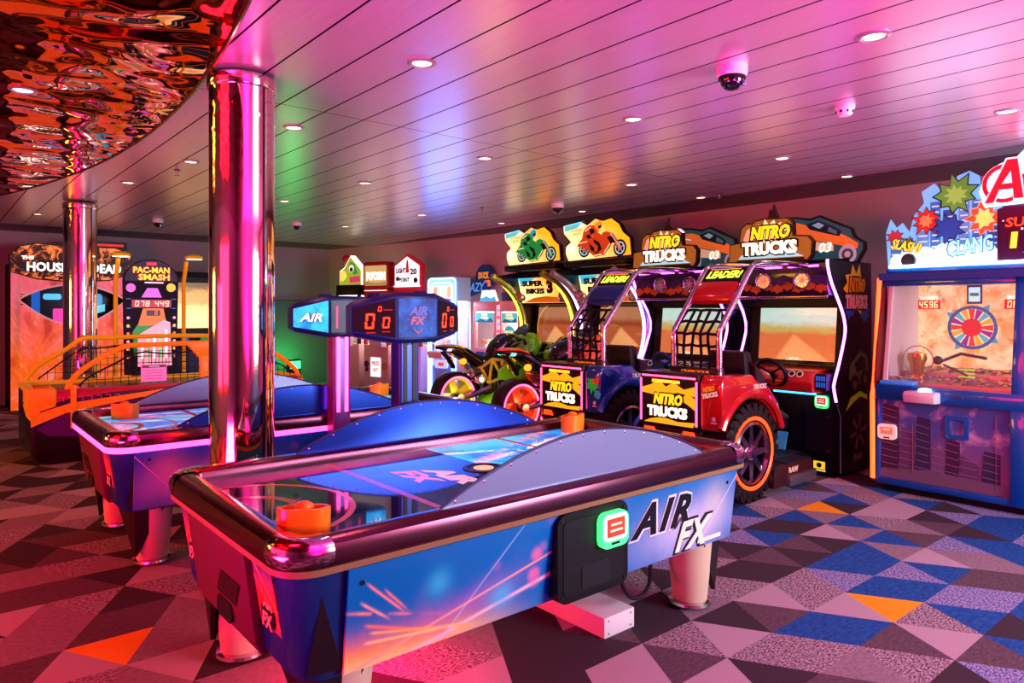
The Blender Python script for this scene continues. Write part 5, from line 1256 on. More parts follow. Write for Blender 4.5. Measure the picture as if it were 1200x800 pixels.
    b.text('1,000', f3, .74, 2.13, .64, .17, P('#6a3008', .4), .003, .003, .05, .05); b.text('1,000', f3, .74, 2.13, .62, .155, P('#ffd838', .4, 0, 1.3), .003, .006, .02, .05); b.out('bonus_lettering', bp)
    # round letter logo
    f4 = front(-.10, .23, 0)
    o = [(.36, 2.42), (.32, 2.55), (.36, 2.68), (.46, 2.76), (.58, 2.80), (.64, 2.86), (1.0, 2.86), (1.7, 2.84), (1.72, 2.45), (.9, 2.43)]
    b = B(); b.poly(o, f4, P('#b8e4ff', .35, 0, 1.3), .02, -.02); lg = b.out('logo_board', t)
    b = B()
    b.ring(f4, .50, 2.60, .125, .155, P('#c0182c', .35, 0, .5), .006, .001, 36, 40, 385); b.ring(f4, .50, 2.60, .12, .16, P('#f4f4ff', .35, 0, .6), .003, .0, 36, 40, 385)
    b.poly([(.35, 2.44), (.51, 2.80), (.60, 2.80), (.64, 2.46), (.56, 2.46), (.555, 2.54), (.47, 2.54), (.43, 2.44)], f4, P('#f4f4ff', .35, 0, .8), .005, .006)
    b.poly([(.365, 2.45), (.52, 2.785), (.59, 2.785), (.63, 2.47), (.565, 2.47), (.56, 2.55), (.465, 2.55), (.425, 2.45)], f4, P('#d01c2c', .35, 0, .7), .005, .011)
    b.poly([(.485, 2.595), (.555, 2.595), (.545, 2.69)], f4, P('#f4f4ff', .35, 0, .8), .003, .016)
    b.text('VENGERS', f4, 1.14, 2.60, 1.0, .26, P('#f4f4ff', .35, 0, .8), .004, .006, .05); b.text('VENGERS', f4, 1.14, 2.60, .98, .24, P('#d01c2c', .35, 0, .7), .004, .011, .02)
    b.box((.64, 2.76, .004), (1.1, 2.83, .008), P('#c0182c', .35, 0, .5), mtx=f4); b.text('MARVEL', f4, .87, 2.795, .40, .05, P('#ffffff', .35, 0, .9), .003, .008, .02); b.out('logo_lettering', lg)
pusher()
# ------------------------------------------------------------------ machines at the back and left
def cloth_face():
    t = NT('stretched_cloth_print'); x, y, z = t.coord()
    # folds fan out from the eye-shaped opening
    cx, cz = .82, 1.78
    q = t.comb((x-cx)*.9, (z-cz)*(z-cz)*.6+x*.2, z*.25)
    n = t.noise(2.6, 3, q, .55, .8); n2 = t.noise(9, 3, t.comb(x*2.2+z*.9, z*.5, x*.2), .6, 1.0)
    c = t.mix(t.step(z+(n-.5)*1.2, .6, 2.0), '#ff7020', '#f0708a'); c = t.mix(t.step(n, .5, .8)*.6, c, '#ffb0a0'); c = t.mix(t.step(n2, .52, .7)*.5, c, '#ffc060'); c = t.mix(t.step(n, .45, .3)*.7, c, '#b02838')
    return t.done(c, .6, 0, c, .55)  # printed cloth made to glow faintly so it reads as brightly lit
def flame_face():
    t = NT('flame_print'); x, y, z = t.coord()
    n = t.noise(6, 5, None, .65, 1.6)
    c = t.mix(t.step(n+(z-2.30).abs()*.5, .54, .74), '#1c0808', '#ff8a40'); c = t.mix(t.step(n, .62, .78)*t.step(z, 2.3, 2.45), c, '#ffe8b8'); return t.done(c, .4, 0, c, 1.0)
def booth():
    W = 1.66; X0 = 1.03
    t = thing('shooting_booth', 'tall shooting game booth printed with an orange cloth face, against the back wall', 'arcade game', (X0, 13.3, 0))
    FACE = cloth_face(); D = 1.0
    b = B(); b.box((0, .06, 0), (.06, D, 2.3), P('#120a10', .5)); b.box((W-.06, .06, 0), (W, D, 2.3), P('#120a10', .5)); b.box((0, D-.05, 0), (W, D, 2.3), P('#0c0a12', .5)); b.box((0, .06, 2.25), (W, D, 2.32), BLACK); b.box((0, .06, 0), (W, D, .12), BLACK); b.out('booth_shell', t)
    # front with the eye-shaped opening
    b = B(); n = 28; ex0, ex1 = .10, 1.58; mid = 1.74
    xs = [0, ex0]+[ex0+(ex1-ex0)*k/n for k in range(1, n)]+[ex1, W]
    def up(x): u = (x-ex0)/(ex1-ex0); return mid + (.25*math.sin(PI*max(0, min(1, u)))**.8 if 0 < u < 1 else 0)
    def dn(x): u = (x-ex0)/(ex1-ex0); return mid - (.40*math.sin(PI*max(0, min(1, u)))**.9 if 0 < u < 1 else 0)
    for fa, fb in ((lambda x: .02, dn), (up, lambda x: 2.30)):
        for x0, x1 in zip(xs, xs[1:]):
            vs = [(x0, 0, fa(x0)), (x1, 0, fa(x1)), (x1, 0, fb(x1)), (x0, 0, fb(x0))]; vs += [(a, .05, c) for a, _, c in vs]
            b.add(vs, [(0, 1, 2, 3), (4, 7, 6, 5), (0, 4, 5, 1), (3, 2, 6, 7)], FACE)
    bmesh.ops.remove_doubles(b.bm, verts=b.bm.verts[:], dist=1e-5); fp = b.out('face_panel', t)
    b = B(); b.tube([(x, -.006, up(x)) for x in xs[1:-1]]+[(x, -.006, dn(x)) for x in xs[-3:1:-1]], .014, P('#e8b0b8', .3, 0, .4), 8, True)
    b.out('opening_edge', fp)
    for cx in (.12, 1.56):
        b = B()
        for k in range(5): b.tube([(cx+(k-2)*.012*0, -.01, 1.66+k*.04), (cx+(.05 if cx < 1 else -.05), -.012, 1.68+k*.035)], .007, P('#2a1014', .6), 6)
        b.out('stitches', fp)
    # inside: screen glow, seats
    b = B(); b.box((.2, .62, 1.25), (1.46, .66, 2.05), BLACK); sc = b.out('monitor', t)
    f = front(.83, .618, 1.66)
    b = B(); b.rect(f, 0, 0, 1.16, .70, P('#081428', .3, 0, .3), .003); b.rect(f, -.22, .14, .26, .10, P('#50b8f0', .3, 0, 1.2), .003, .003, .04); b.rect(f, -.14, -.18, .14, .24, P('#e838a0', .3, 0, 1.2), .003, .003)
    b.rect(f, .36, .1, .3, .2, P('#2c98d8', .3, 0, 1.0), .003, .003, .05); b.poly([(.25, -.2), (.55, -.1), (.55, .02), (.3, -.04)], f, P('#60d0e8', .3, 0, 1.0), .003, .003); b.rect(f, -.45, -.02, .12, .5, P('#1860c0', .3, 0, .9), .003, .003); b.out('screen', sc)
    b = B(); b.loft([((.5, .2, .50), .25, .1), ((.5, .5, .52), .25, .1)], BLACK); b.loft([((1.15, .2, .50), .25, .1), ((1.15, .5, .52), .25, .1)], BLACK); b.out('bench_seat', t)
    # lit crown sign
    f = front(W/2, -.02, 0)
    o = [(-.83, 2.18), (-.84, 2.44), (-.72, 2.56), (-.5, 2.62), (-.2, 2.60), (0, 2.64), (.3, 2.60), (.6, 2.60), (.82, 2.52), (.84, 2.2), (.5, 2.08), (0, 2.04), (-.5, 2.08)]
    b = B(); b.poly(grow(o, .02), f, P('#180a0a', .4), .12, -.13); cs = b.out('crown_sign', t)
    b = B(); b.poly(o, f, flame_face(), .004); b.out('sign_face', cs)
    b = B(); LT = P('#fff4e4', .3, 0, 2.2)
    b.text('THE', f, -.62, 2.40, .16, .05, LT, .004, .006, .03); b.text('HOUSE', f, -.36, 2.26, .56, .16, P('#1c0606', .4), .003, .005, .08); b.text('HOUSE', f, -.36, 2.26, .54, .145, LT, .004, .009, .03)
    b.text('OF THE', f, .06, 2.27, .22, .06, LT, .004, .009, .03); b.text('DEAD', f, .46, 2.26, .46, .16, P('#1c0606', .4), .003, .005, .08); b.text('DEAD', f, .46, 2.26, .44, .145, LT, .004, .009, .03)
    b.text('SCARLET DAWN', f, .05, 2.145, .6, .05, P('#ff8a70', .3, 0, 1.2), .004, .006, .03); b.out('sign_lettering', cs)
    b = B(); b.box((.85, .04, 2.58), (W-.05, .3, 2.72), BLACK); b.box((.95, .035, 2.64), (W-.1, .04, 2.68), P('#c01c1c', .3, 0, 1.2)); b.out('roof_box', t)
booth()
def arcs_hockey():
    X0, Y0 = .82, 8.5; L, W = 2.85, 1.22
    t = thing('caged_hockey_table', 'dark orange-trimmed air hockey table under a netted tube cage', 'air hockey table', (X0, Y0, 0))
    OG = P('#ff8a1c', .35, 0, .18); YE = P('#f0b818', .35, 0, .12)
    b = B(); b.prism([(.0, .14), (.06, .02), (L-.06, .02), (L, .14), (L, .72), (0, .72)], 'y', .0, W, P('#170a16', .4, 0, 0, .3), .02)
    for x in (.3, L-.3):
        for y in (.2, W-.2): b.cyl((x, y, 0), (x, y, .03), .04, P('#8a6a70', .4, .5), n=12)
    bd = b.out('body', t)
    f = front(0, -.001, 0)
    b = B(); b.poly([(0, .52), (.35, .62), (1.2, .70), (L, .72), (L, .60), (1.0, .63), (.3, .52), (0, .40)], f, OG, .003)
    o = [(.05, .38), (.25, .50), (.8, .60), (1.4, .62), (1.2, .45), (.8, .33), (.4, .27), (.15, .30)]
    b.poly(o, f, P('#5a1c8a', .4), .002)
    b.poly([(0, .56), (.3, .66), (.9, .72), (0, .72)], f, P('#c01c4c', .4, 0, .1), .002, .001)
    rn = random.Random(2)
    for k in range(9):
        x = .06+k*.085; b.line(f, (x, .68), (x+.05, .68), .006, P('#ff8aa0', .4), .002, .003); b.line(f, (x+.05, .68), (x+.05, .64), .006, P('#ff8aa0', .4), .002, .003)
    b.out('side_stripes', bd)
    b = B(); b.prism([(-.03, .44), (-.03, .62), (.06, .70), (.30, .70), (.34, .60), (.24, .47)], 'y', -.02, .5, OG, .015) if False else b.box((-.03, -.03, .60), (.22, .42, .78), OG, .03)
    b.prism([(-.03, .60), (.0, .46), (.08, .56), (.22, .60)], 'y', -.03, .42, OG); b.box((.03, .05, .78), (.16, .2, .80), P('#c85a10', .4), .004); b.out('corner_box', t)
    b = B(); b.box((0, 0, .70), (L, .08, .76), P('#a81c34', .4, 0, .1), .01); b.box((0, W-.08, .70), (L, W, .76), YE, .01); b.box((0, .0, .70), (.08, W, .76), YE, .01); b.box((L-.08, 0, .70), (L, W, .76), YE, .01); b.out('rim', t)
    b = B(); b.box((.08, .08, .68), (L-.08, W-.08, .715), P('#ffe070', .2, 0, .35, .4)); b.out('playfield', t)
    # cage: tube arches front and back with nets
    def arch(y, z1, xa, xb, skew): return smooth_path([(xa, y, .72), (xa, y, .80), (xa+.12, y, .95), (xa+.38, y, 1.12), (xa+.55, y, z1), (xa+.8, y, z1+.005), ((xa+xb)/2, y, z1+.01), (xb-.8, y, z1), (xb-.5, y, z1-.04), (xb-.3, y, 1.05), (xb-.06, y, .86), (xb, y, .76)], 5)
    def net(y, z1, xa, xb, name, lab):
        b = B(); N = P('#181014', .7); st = .075
        def top(x):
            u = min(x-xa, xb-x); return .76+max(0, min(1, (u/.55)))**.75*(z1-.80)
        nx = int((xb-xa)/st)
        for k in range(1, nx):
            x = xa+k*(xb-xa)/nx; sag = .02*math.sin(k*.9); b.tube([(x, y, .77), (x, y, top(x)-.02-abs(sag))], .0042, N, 4, caps=False)
        nz = int((z1-.78)/st)
        for j in range(1, nz+1):
            z = .77+j*st; xs = [xa+(xb-xa)*q/60 for q in range(61)]; xs = [x for x in xs if top(x)-.03 > z]
            if len(xs) > 1: b.tube([(x, y, z+.006*math.sin(x*7)) for x in xs], .0042, N, 4, caps=False)
        xs = [xa+.06+(xb-xa-.12)*q/50 for q in range(51)]
        b.tube([(x, y, top(x)-.03-.03*abs(math.sin(x*6))) for x in xs], .010, N, 6)
        b.out(name, t)
    b = B(); b.tube(arch(.04, 1.19, .33, L-.05, 0), .028, OG, 10); b.out('cage_arch', t, 'orange front tube arch')
    b = B(); b.tube(arch(W-.04, 1.24, .08, L-.02, 0), .028, YE, 10); b.out('cage_arch', t, 'yellow back tube arch')
    net(.04, 1.19, .36, L-.08, 'cage_net', ''); net(W-.04, 1.22, .12, L-.05, 'cage_net', '')
    b = B(); b.box((1.62, .0, .02+.68), (1.74, .07, 1.05), OG, .006); b.prism([(1.46, 1.21), (1.90, 1.21), (1.76, 1.04), (1.60, 1.04)], 'y', .0, .08, OG, .006)
    for z in (1.0, .86, .78): b.cyl((1.68, -.004, z), (1.68, .0, z), .01, P('#8a4a10', .4, .6), n=8)
    b.out('cage_post', t)
    b = B(); b.box((.34, -.035, .36), (.39, -.004, .80), OG, .004); b.cyl((.365, -.04, .41), (.365, -.03, .41), .012, BLACK, n=10); b.out('side_bracket', t)
    b = B(); b.box((1.0, .0, .79), (1.26, .012, .98), P('#f07ac8', .4, 0, .45), .004); f = front(1.13, -.001, .885); nc = b.out('notice_card', t)
    b = B(); b.rect(f, 0, .072, .24, .03, P('#7a2c5c', .4), .002); b.text('NOTICE', f, 0, .072, .10, .018, P('#ffd8f0', .4, 0, .4), .001, .002, .01)
    for k in range(4): b.rect(f, 0, .03-k*.03, .18-.03*(k % 2), .007, P('#b04a90', .4), .001)
    b.out('notice_print', nc)
    # score board with tall rounded head, two lamps on yellow posts
    bx, by = 1.42, W+.22
    o = [(-.30, .76), (.30, .76), (.32, 1.95)]+[(.32*math.cos(rad(a)), 1.95+.28*math.sin(rad(a))) for a in range(10, 171, 10)]+[(-.32, 1.95)]
    f = front(bx, by-.05, 0)
    b = B(); b.poly(o, f, P('#0c0a24', .6), .08, -.08); b.box((bx-.2, by-.1, .02), (bx+.2, by+.1, .80), BLACK); sb = b.out('score_board', t)
    b = B()
    for a0 in range(8):
        y_ = 1.0+a0*.12; b.line(f, (-.29, y_), (-.29+.05, y_), .008, P('#2c6ae8', .3, 0, .8), .002); b.line(f, (.24, y_), (.29, y_), .008, P('#2c6ae8', .3, 0, .8), .002)
    b.out('border_stripe', sb); b = B()
    b.poly([(o_[0]*.96, 1.93+(o_[1]-1.93)*.96) for o_ in o[2:]], f, P('#2a1040', .4, 0, .1), .002)
    YT = P('#ffd030', .3, 0, 1.3)
    b.text('PAC-MAN', f, 0, 2.09, .44, .085, P('#d83a18', .3, 0, .8), .002, .003, .07); b.text('PAC-MAN', f, 0, 2.09, .42, .075, YT, .003, .005, .02)
    b.text('SMASH', f, .03, 2.0, .38, .085, P('#d83a18', .3, 0, .8), .002, .003, .07); b.text('SMASH', f, .03, 2.0, .36, .075, YT, .003, .005, .02)
    b.rect(f, 0, 2.17, .12, .04, P('#d82a4c', .3, 0, .6), .003, .002); b.rect(f, .03, 1.93, .22, .018, P('#f0e0ff', .3, 0, .8), .002, .003)
    for q, h in (((-.24, 1.86), '#e060d0'), ((.23, 1.87), '#ffc830')): b.disc(f, q[0], q[1], .055, P(h, .3, 0, .8), .003, .003)
    b.poly([(-.12, 1.74), (.12, 1.74), (.07, 1.86), (-.05, 1.86)], f, P('#c060e0', .3, 0, .8), .003, .003); b.out('board_art', sb)
    b = B(); b.rect(f, 0, 1.66, .46, .10, P('#a81430', .3, 0, .6), .01); b.digits('078', f, -.11, 1.66, .045, .07, P('#ffb0a0', .3, 0, 2.0), .0105); b.digits('449', f, .12, 1.66, .045, .07, P('#ffb0a0', .3, 0, 2.0), .0105); b.out('score_display', sb)
    b = B(); b.poly([(-.16, 1.38), (-.1, 1.60), (.14, 1.60), (.18, 1.38)], f, P('#d8781c', .3, 0, .6), .006); b.rect(f, .02, 1.54, .16, .07, P('#3a0c10', .3), .004, .006); b.digits('0', f, .05, 1.54, .03, .05, P('#ff6040', .3, 0, 1.5), .0105); b.out('timer_display', sb)
    b = B(); b.poly([(-.2, 1.0), (-.22, 1.30), (-.12, 1.46), (.0, 1.44), (.0, 1.0)], f, P('#1c8a2c', .3, 0, .7), .004, .001); b.poly([(-.16, .86), (-.16, 1.26), (.14, 1.45), (.22, 1.42), (.24, .86)], f, P('#f0a0b8', .3, 0, .9), .004, .005)
    for k in range(5): b.rect(f, -.11+k*.07, 1.06+.02*k, .026, .2+.04*k, P('#fff8ff', .3, 0, 2.0) if k % 2 == 0 else P('#60d870', .3, 0, 1.2), .003, .009)
    for k in range(6):
        for s in (-1, 1): b.disc(f, s*.27, .98+k*.1, .018, P(('#ff7a30', '#ffd040', '#f0b0d0')[k % 3], .3, 0, .7), .003, .002, 12)
    b.out('bar_graph', sb)
    for s in (-1, 1):
        b = B(); x = bx+s*.40; lx = .03 if s < 0 else .10
        b.tube([(x, by, .76), (x, by, 1.95), (x+.02, by, 2.12), (x+.03, by, 2.22)], .026, YE, 8); po = b.out('lamp_post', t)
        b = B(); b.lathe([(.0, .04), (.06, .035), (.11, .01), (.115, -.02), (.10, -.025)], YE, (x+lx+.03, by, 2.28), 24); b.out('lamp_shade', po)
        b = B(); b.lathe([(0, -.03), (.095, -.028), (.10, -.02), (0, -.018)], P('#fff0b0', .3, 0, 5.0), (x+lx+.03, by, 2.28), 24); b.out('lamp_glow', po, 'bright warm lamp')
arcs_hockey()
def screen_game():
    t = thing('video_game_cabinet', 'dark video game with a bright sandy screen behind the big chrome column', 'arcade game', (3.15, 13.0, 0))
    b = B(); b.box((0, .2, 0), (1.75, .9, 2.25), P('#141018', .5), .02); b.box((0, -.3, 0), (1.75, .2, .95), P('#101a4c', .4), .03); b.out('cabinet_body', t)
    b = B(); b.box((.05, .16, 1.15), (1.70, .22, 2.15), BLACK); mo = b.out('monitor', t)
    f = front(.87, .158, 1.66)
    s = NT('bright_street_screen'); x, y, z = s.coord('Generated'); n = s.noise(7, 4, None, .6); c = s.mix(s.step(z+(n-.5)*.5, .35, .6), '#ffd890', '#c89a58'); c = s.mix(s.step(z+(n-.5)*.4, .75, .95), c, '#6a5838'); m = s.done(c, .2, 0, c, 1.5)
    b = B(); b.rect(f, 0, .0, 1.52, .80, m, .003); b.out('screen', mo)
    b = B(); b.box((0, -.28, .95), (1.75, .1, 1.05), P('#1c1430', .4), .02); 
    b.rect(fr((.5, -.285, .98), (1, 0, 0), (0, .3, 1)), 0, 0, .4, .05, P('#ffe8c0', .3, 0, 1.0), .003); cp = b.out('control_panel', t)
    for k, h in enumerate(('#2c60e0', '#20b050', '#2c60e0', '#d83a20')):
        b = B(); b.sph((.3+k*.32, -.08, 1.05), .07, P(h, .3, 0, .4), (1, 1, .8)); b.out('push_button', cp)
screen_game()
# ---- prize machines along the far end of the right wall
def shell(t, w, d, h, m, wz0, wz1, front_m):
    b = B(); b.box((-w/2, .0, .05), (w/2, d, wz0), front_m, .012); b.box((-w/2+.03, .03, 0), (w/2-.03, d-.03, .05), BLACK); b.out('base_cabinet', t)
    b = B()
    for s in (-1, 1): b.box((s*(w/2-.05), .0, wz0), (s*w/2, .06, wz1), m, .006); b.box((s*(w/2-.03), d-.05, wz0), (s*w/2, d, wz1), m)
    b.box((-w/2, d-.04, wz0), (w/2, d, wz1), P('#f0dcd4', .5, 0, .65)); b.box((-w/2, .0, wz1), (w/2, d, h), m, .012); b.out('frame', t)  # back panel made to glow, standing in for the lit interior
    b = B(); b.box((-w/2+.05, .02, wz1-.02), (w/2-.05, d-.05, wz1), P('#fff4ea', .3, 0, 9)); b.out('inner_light', t)
    b = B(); b.add([(-w/2+.05, .015, wz0), (w/2-.05, .015, wz0), (w/2-.05, .015, wz1), (-w/2+.05, .015, wz1)], [(0, 1, 2, 3)], P('#ffffff', .02, 0, 0, 0, None, .10)); b.out('glass_pane', t)
def prizes(t, w, d, z, seed, hs, n=40, r=.045):
    b = B(); rn = random.Random(seed); ms = [P(h, .6, 0, .15) for h in hs]
    for k in range(n): b.sph((rn.uniform(-w/2+.1, w/2-.1), rn.uniform(.08, d-.1), z+rn.uniform(0, .09)), r*rn.uniform(.8, 1.3), rn.choice(ms), (1, 1, .85), 8)
    o = b.out('plush_prizes', t); o['kind'] = 'stuff'
def claw(t, z, d):
    b = B(); b.box((-.1, d*.4, z-.02), (.1, d*.6, z), P('#8a8a90', .3, .8)); b.cyl((0, d/2, z-.02), (0, d/2, z-.22), .012, CHROME); b.sph((0, d/2, z-.24), .045, P('#f0a820', .3, .3))
    for k in range(3):
        a = 2*PI*k/3; b.tube([(0.03*math.cos(a), d/2+.03*math.sin(a), z-.25), (.09*math.cos(a), d/2+.09*math.sin(a), z-.33), (.03*math.cos(a), d/2+.03*math.sin(a), z-.41)], .009, CHROME, 6)
    b.out('claw', t)
def control(t, cx, cz, w=.3):
    b = B(); b.prism([(-.13, cz-.08), (-.15, cz+.03), (.0, cz+.08), (.02, cz-.1)], 'x', cx-w/2, cx+w/2, P('#e8dce0', .4), .01); cp = b.out('control_panel', t)
    b = B(); b.sph((cx+.06, -.09, cz+.06), .035, P('#58c0ff', .3, 0, 2.5, 0, '#40a8ff'), (1, 1, .6), 12); b.out('push_button', cp)
    b = B(); b.cyl((cx-.07, -.09, cz+.03), (cx-.07, -.09, cz+.13), .010, BLACK, n=8); b.sph((cx-.07, -.09, cz+.14), .022, P('#d82030', .3)); b.out('joystick', cp)
RZ = WEST+rad(16)
# black one with a pitched sign
t = thing('prize_machine', 'black prize machine with a green pitched sign at the far corner', 'prize machine', (6.10, 12.12, 0), RZ, 'lit prize machines along the far wall')
w, d = .62, .6; shell(t, w, d, 2.05, P('#1c181c', .4), .95, 1.85, P('#ecc8d4', .45)); prizes(t, w, d, 1.0, 3, ('#f0e0e0', '#c8c0d8', '#e8d0a0')); claw(t, 1.84, d); control(t, 0, 1.0)
f = front(0, .08, 0); o = [(-.28, 2.05), (-.28, 2.30), (-.16, 2.36), (0, 2.58), (.28, 2.32), (.28, 2.05)]
b = B(); b.poly(grow(o, .03), f, P('#fff0d8', .3, 0, 1.5), .12, -.13); sg = b.out('roof_sign', t)
b = B(); b.poly(o, f, P('#a0c030', .4, 0, .7), .004); b.poly([(-.27, 2.14), (-.26, 2.28), (-.22, 2.33), (-.12, 2.3), (-.1, 2.2), (-.2, 2.12)], f, P('#e8d860', .4, 0, 1.0), .003, .004); b.poly([(-.02, 2.09), (-.02, 2.2), (.25, 2.22), (.26, 2.1)], f, P('#c83c6a', .4, 0, .8), .003, .004); b.poly([(-.05, 2.4), (.0, 2.5), (.12, 2.44), (.2, 2.26), (.1, 2.24)], f, P('#38a048', .4, 0, .7), .002, .003); b.disc(f, .03, 2.36, .07, P('#f0f0e8', .4, 0, .8), .003, .004); b.disc(f, .03, 2.34, .04, P('#3a2a28', .4), .003, .007); b.out('sign_face', sg)
b = B(); b.sph((-.24, .2, 2.56), .08, P('#8a1020', .3, 0, .3)); b.out('beacon', t)
# red one with a lit lettered head
t = thing('prize_machine', 'red-headed prize machine with a cream lit lettering sign between two pitched-roof ones', 'prize machine', (6.25, 11.30, 0), RZ, 'lit prize machines along the far wall')
w, d = .62, .6; shell(t, w, d, 1.95, P('#b01c24', .3, 0, 0, .4), .95, 1.70, P('#ecc8d4', .45)); prizes(t, w, d, 1.0, 5, ('#f8e8d8', '#e8d8c8', '#f0c880', '#d8d0e0')); control(t, .12, 1.0)
f = front(0, -.01, 0)
b = B(); b.poly(rrect(0, 2.20, .64, .50, .07), f, P('#b01c24', .3, 0, 0, .4), .16, -.17); sg = b.out('head_sign', t)
b = B(); b.poly(rrect(0, 2.20, .54, .36, .03), f, P('#c8b070', .4, 0, .8), .004); b.text('POPCORN', f, .01, 2.19, .46, .15, P('#fff8d8', .3, 0, 2.2), .004, .004, .05); b.poly([(-.26, 2.03), (.26, 2.03), (.26, 2.08), (0, 2.06), (-.26, 2.09)], f, P('#a8a068', .4, 0, .5), .002, .004); b.out('sign_face', sg)
b = B(); b.rect(f, 0, 1.93, .55, .012, P('#fff0e8', .3, 0, 1.5), .01); b.out('head_light', t)
f = front(0, -.006, 0); b = B(); b.rect(f, .0, .55, .24, .34, P('#fff0f0', .3, 0, 1.3), .008); po = b.out('ticket_panel', t)
b = B(); b.text('PRIZE', f, 0, .62, .18, .07, P('#d83030', .3, 0, .5), .003, .008, .03); b.out('panel_lettering', po); b = B(); b.text('OUT', f, 0, .50, .13, .07, P('#d83030', .3, 0, .5), .003, .008, .03); b.out('panel_lettering', po)
b = B(); b.ring(f, .22, .57, .035, .06, P('#d8a030', .3, .6), .01); b.disc(f, -.23, .60, .06, P('#6a3a58', .5), .004); b.disc(f, -.22, .50, .04, P('#6a3a58', .5), .004); b.out('door_lock', t)
# red-edged pitched roof one
t = thing('prize_machine', 'prize machine with a white pitched sign edged in red, beside the blue neon tower', 'prize machine', (6.40, 10.48, 0), RZ, 'lit prize machines along the far wall')
w, d = .62, .6; shell(t, w, d, 1.98, P('#c83040', .35, 0, 0, .3), .95, 1.72, P('#ecc8d4', .45)); prizes(t, w, d, 1.0, 6, ('#b8d8e8', '#e8d8c8', '#80c0a0', '#d8d0e0')); claw(t, 1.71, d); control(t, 0, 1.0)
f = front(0, .0, 0); o = [(-.28, 1.98), (-.28, 2.34), (0, 2.50), (.28, 2.34), (.28, 1.98)]
b = B(); b.poly(grow(o, .045), f, P('#c01c28', .3, 0, .3, .4), .10, -.11); sg = b.out('roof_sign', t)
b = B(); b.poly(o, f, P('#f8f4ff', .4, 0, 1.2), .004); b.text('LIGHT', f, -.14, 2.26, .22, .09, P('#283060', .4), .003, .004, .05); b.text('20', f, .15, 2.24, .15, .11, P('#283060', .4), .003, .004, .05); b.text('POINT', f, -.06, 2.10, .24, .08, P('#206a5c', .4), .003, .004, .04); b.disc(f, -.22, 2.12, .04, P('#18807a', .4), .003, .004); b.disc(f, .2, 2.09, .05, P('#283060', .4), .003, .004, 7); b.poly([(-.03, 2.22), (.05, 2.22), (.03, 2.42), (.01, 2.46), (-.01, 2.42)], f, P('#d03038', .4, 0, .4), .003, .004); b.out('sign_face', sg)
b = B(); b.rect(f, 0, 1.99, .6, .014, P('#fff0f8', .3, 0, 2.5), .02); b.out('sign_light', t)
# blue neon prize tower
t = thing('prize_machine', 'tall prize machine outlined in pale blue neon, behind the lime motorbike', 'prize machine', (6.60, 9.70, 0), RZ, 'lit prize machines along the far wall')
w, d = .58, .4; shell(t, w, d, 2.12, P('#a8c8f0', .35, 0, .2), .92, 1.72, P('#ecc8d4', .45)); prizes(t, w, d, .96, 8, ('#ffe8b8', '#f8f0f0', '#e8c080', '#c8d8f8'), 60); control(t, -.05, .86)
BN = P('#90c0ff', .3, 0, 16.0, 0, '#4a90ff')
for k, (ww, yy) in enumerate(((.29, -.012), (.23, -.02))):
    b = B(); q = .06; b.tube([(-ww, yy, .08), (-ww, yy, 2.10-q-k*.07), (-ww+q*.3, yy, 2.10-q*.3-k*.07), (-ww+q, yy, 2.10-k*.07), (ww-q, yy, 2.10-k*.07), (ww-q*.3, yy, 2.10-q*.3-k*.07), (ww, yy, 2.10-q-k*.07), (ww, yy, .08)], .014, BN, 8); b.out('neon_outline', t, 'glowing pale blue tube')
f = front(0, -.002, 0); b = B(); b.rect(f, 0, 1.88, .44, .22, P('#ffe8d0', .3, 0, 1.1), .004); b.rect(f, -.15, 1.88, .08, .16, P('#f0b880', .3, 0, .7), .002, .004); b.rect(f, .16, 1.88, .09, .18, P('#ffc890', .3, 0, .8), .002, .004); b.out('header_face', t)
b = B(); b.rect(f, 0, 1.70, .46, .02, P('#d88a80', .4), .006); b.out('door_trim', t); b = B(); b.rect(f, .0, .45, .42, .4, P('#8aa8e8', .4, 0, 0), .006); b.out('door_panel', t); b = B(); b.rect(f, .0, .68, .26, .13, P('#b8d8ff', .3, 0, .8), .03, 0, .03); b.rect(f, 0, .68, .12, .06, P('#e05048', .3, 0, .7), .004, .03); b.out('card_reader', t)
b = B()
for z in (1.2, 1.46): b.box((-.25, .05, z), (.25, .35, z+.012), P('#f8f0f0', .3, 0, .4))
b.out('prize_shelf', t)
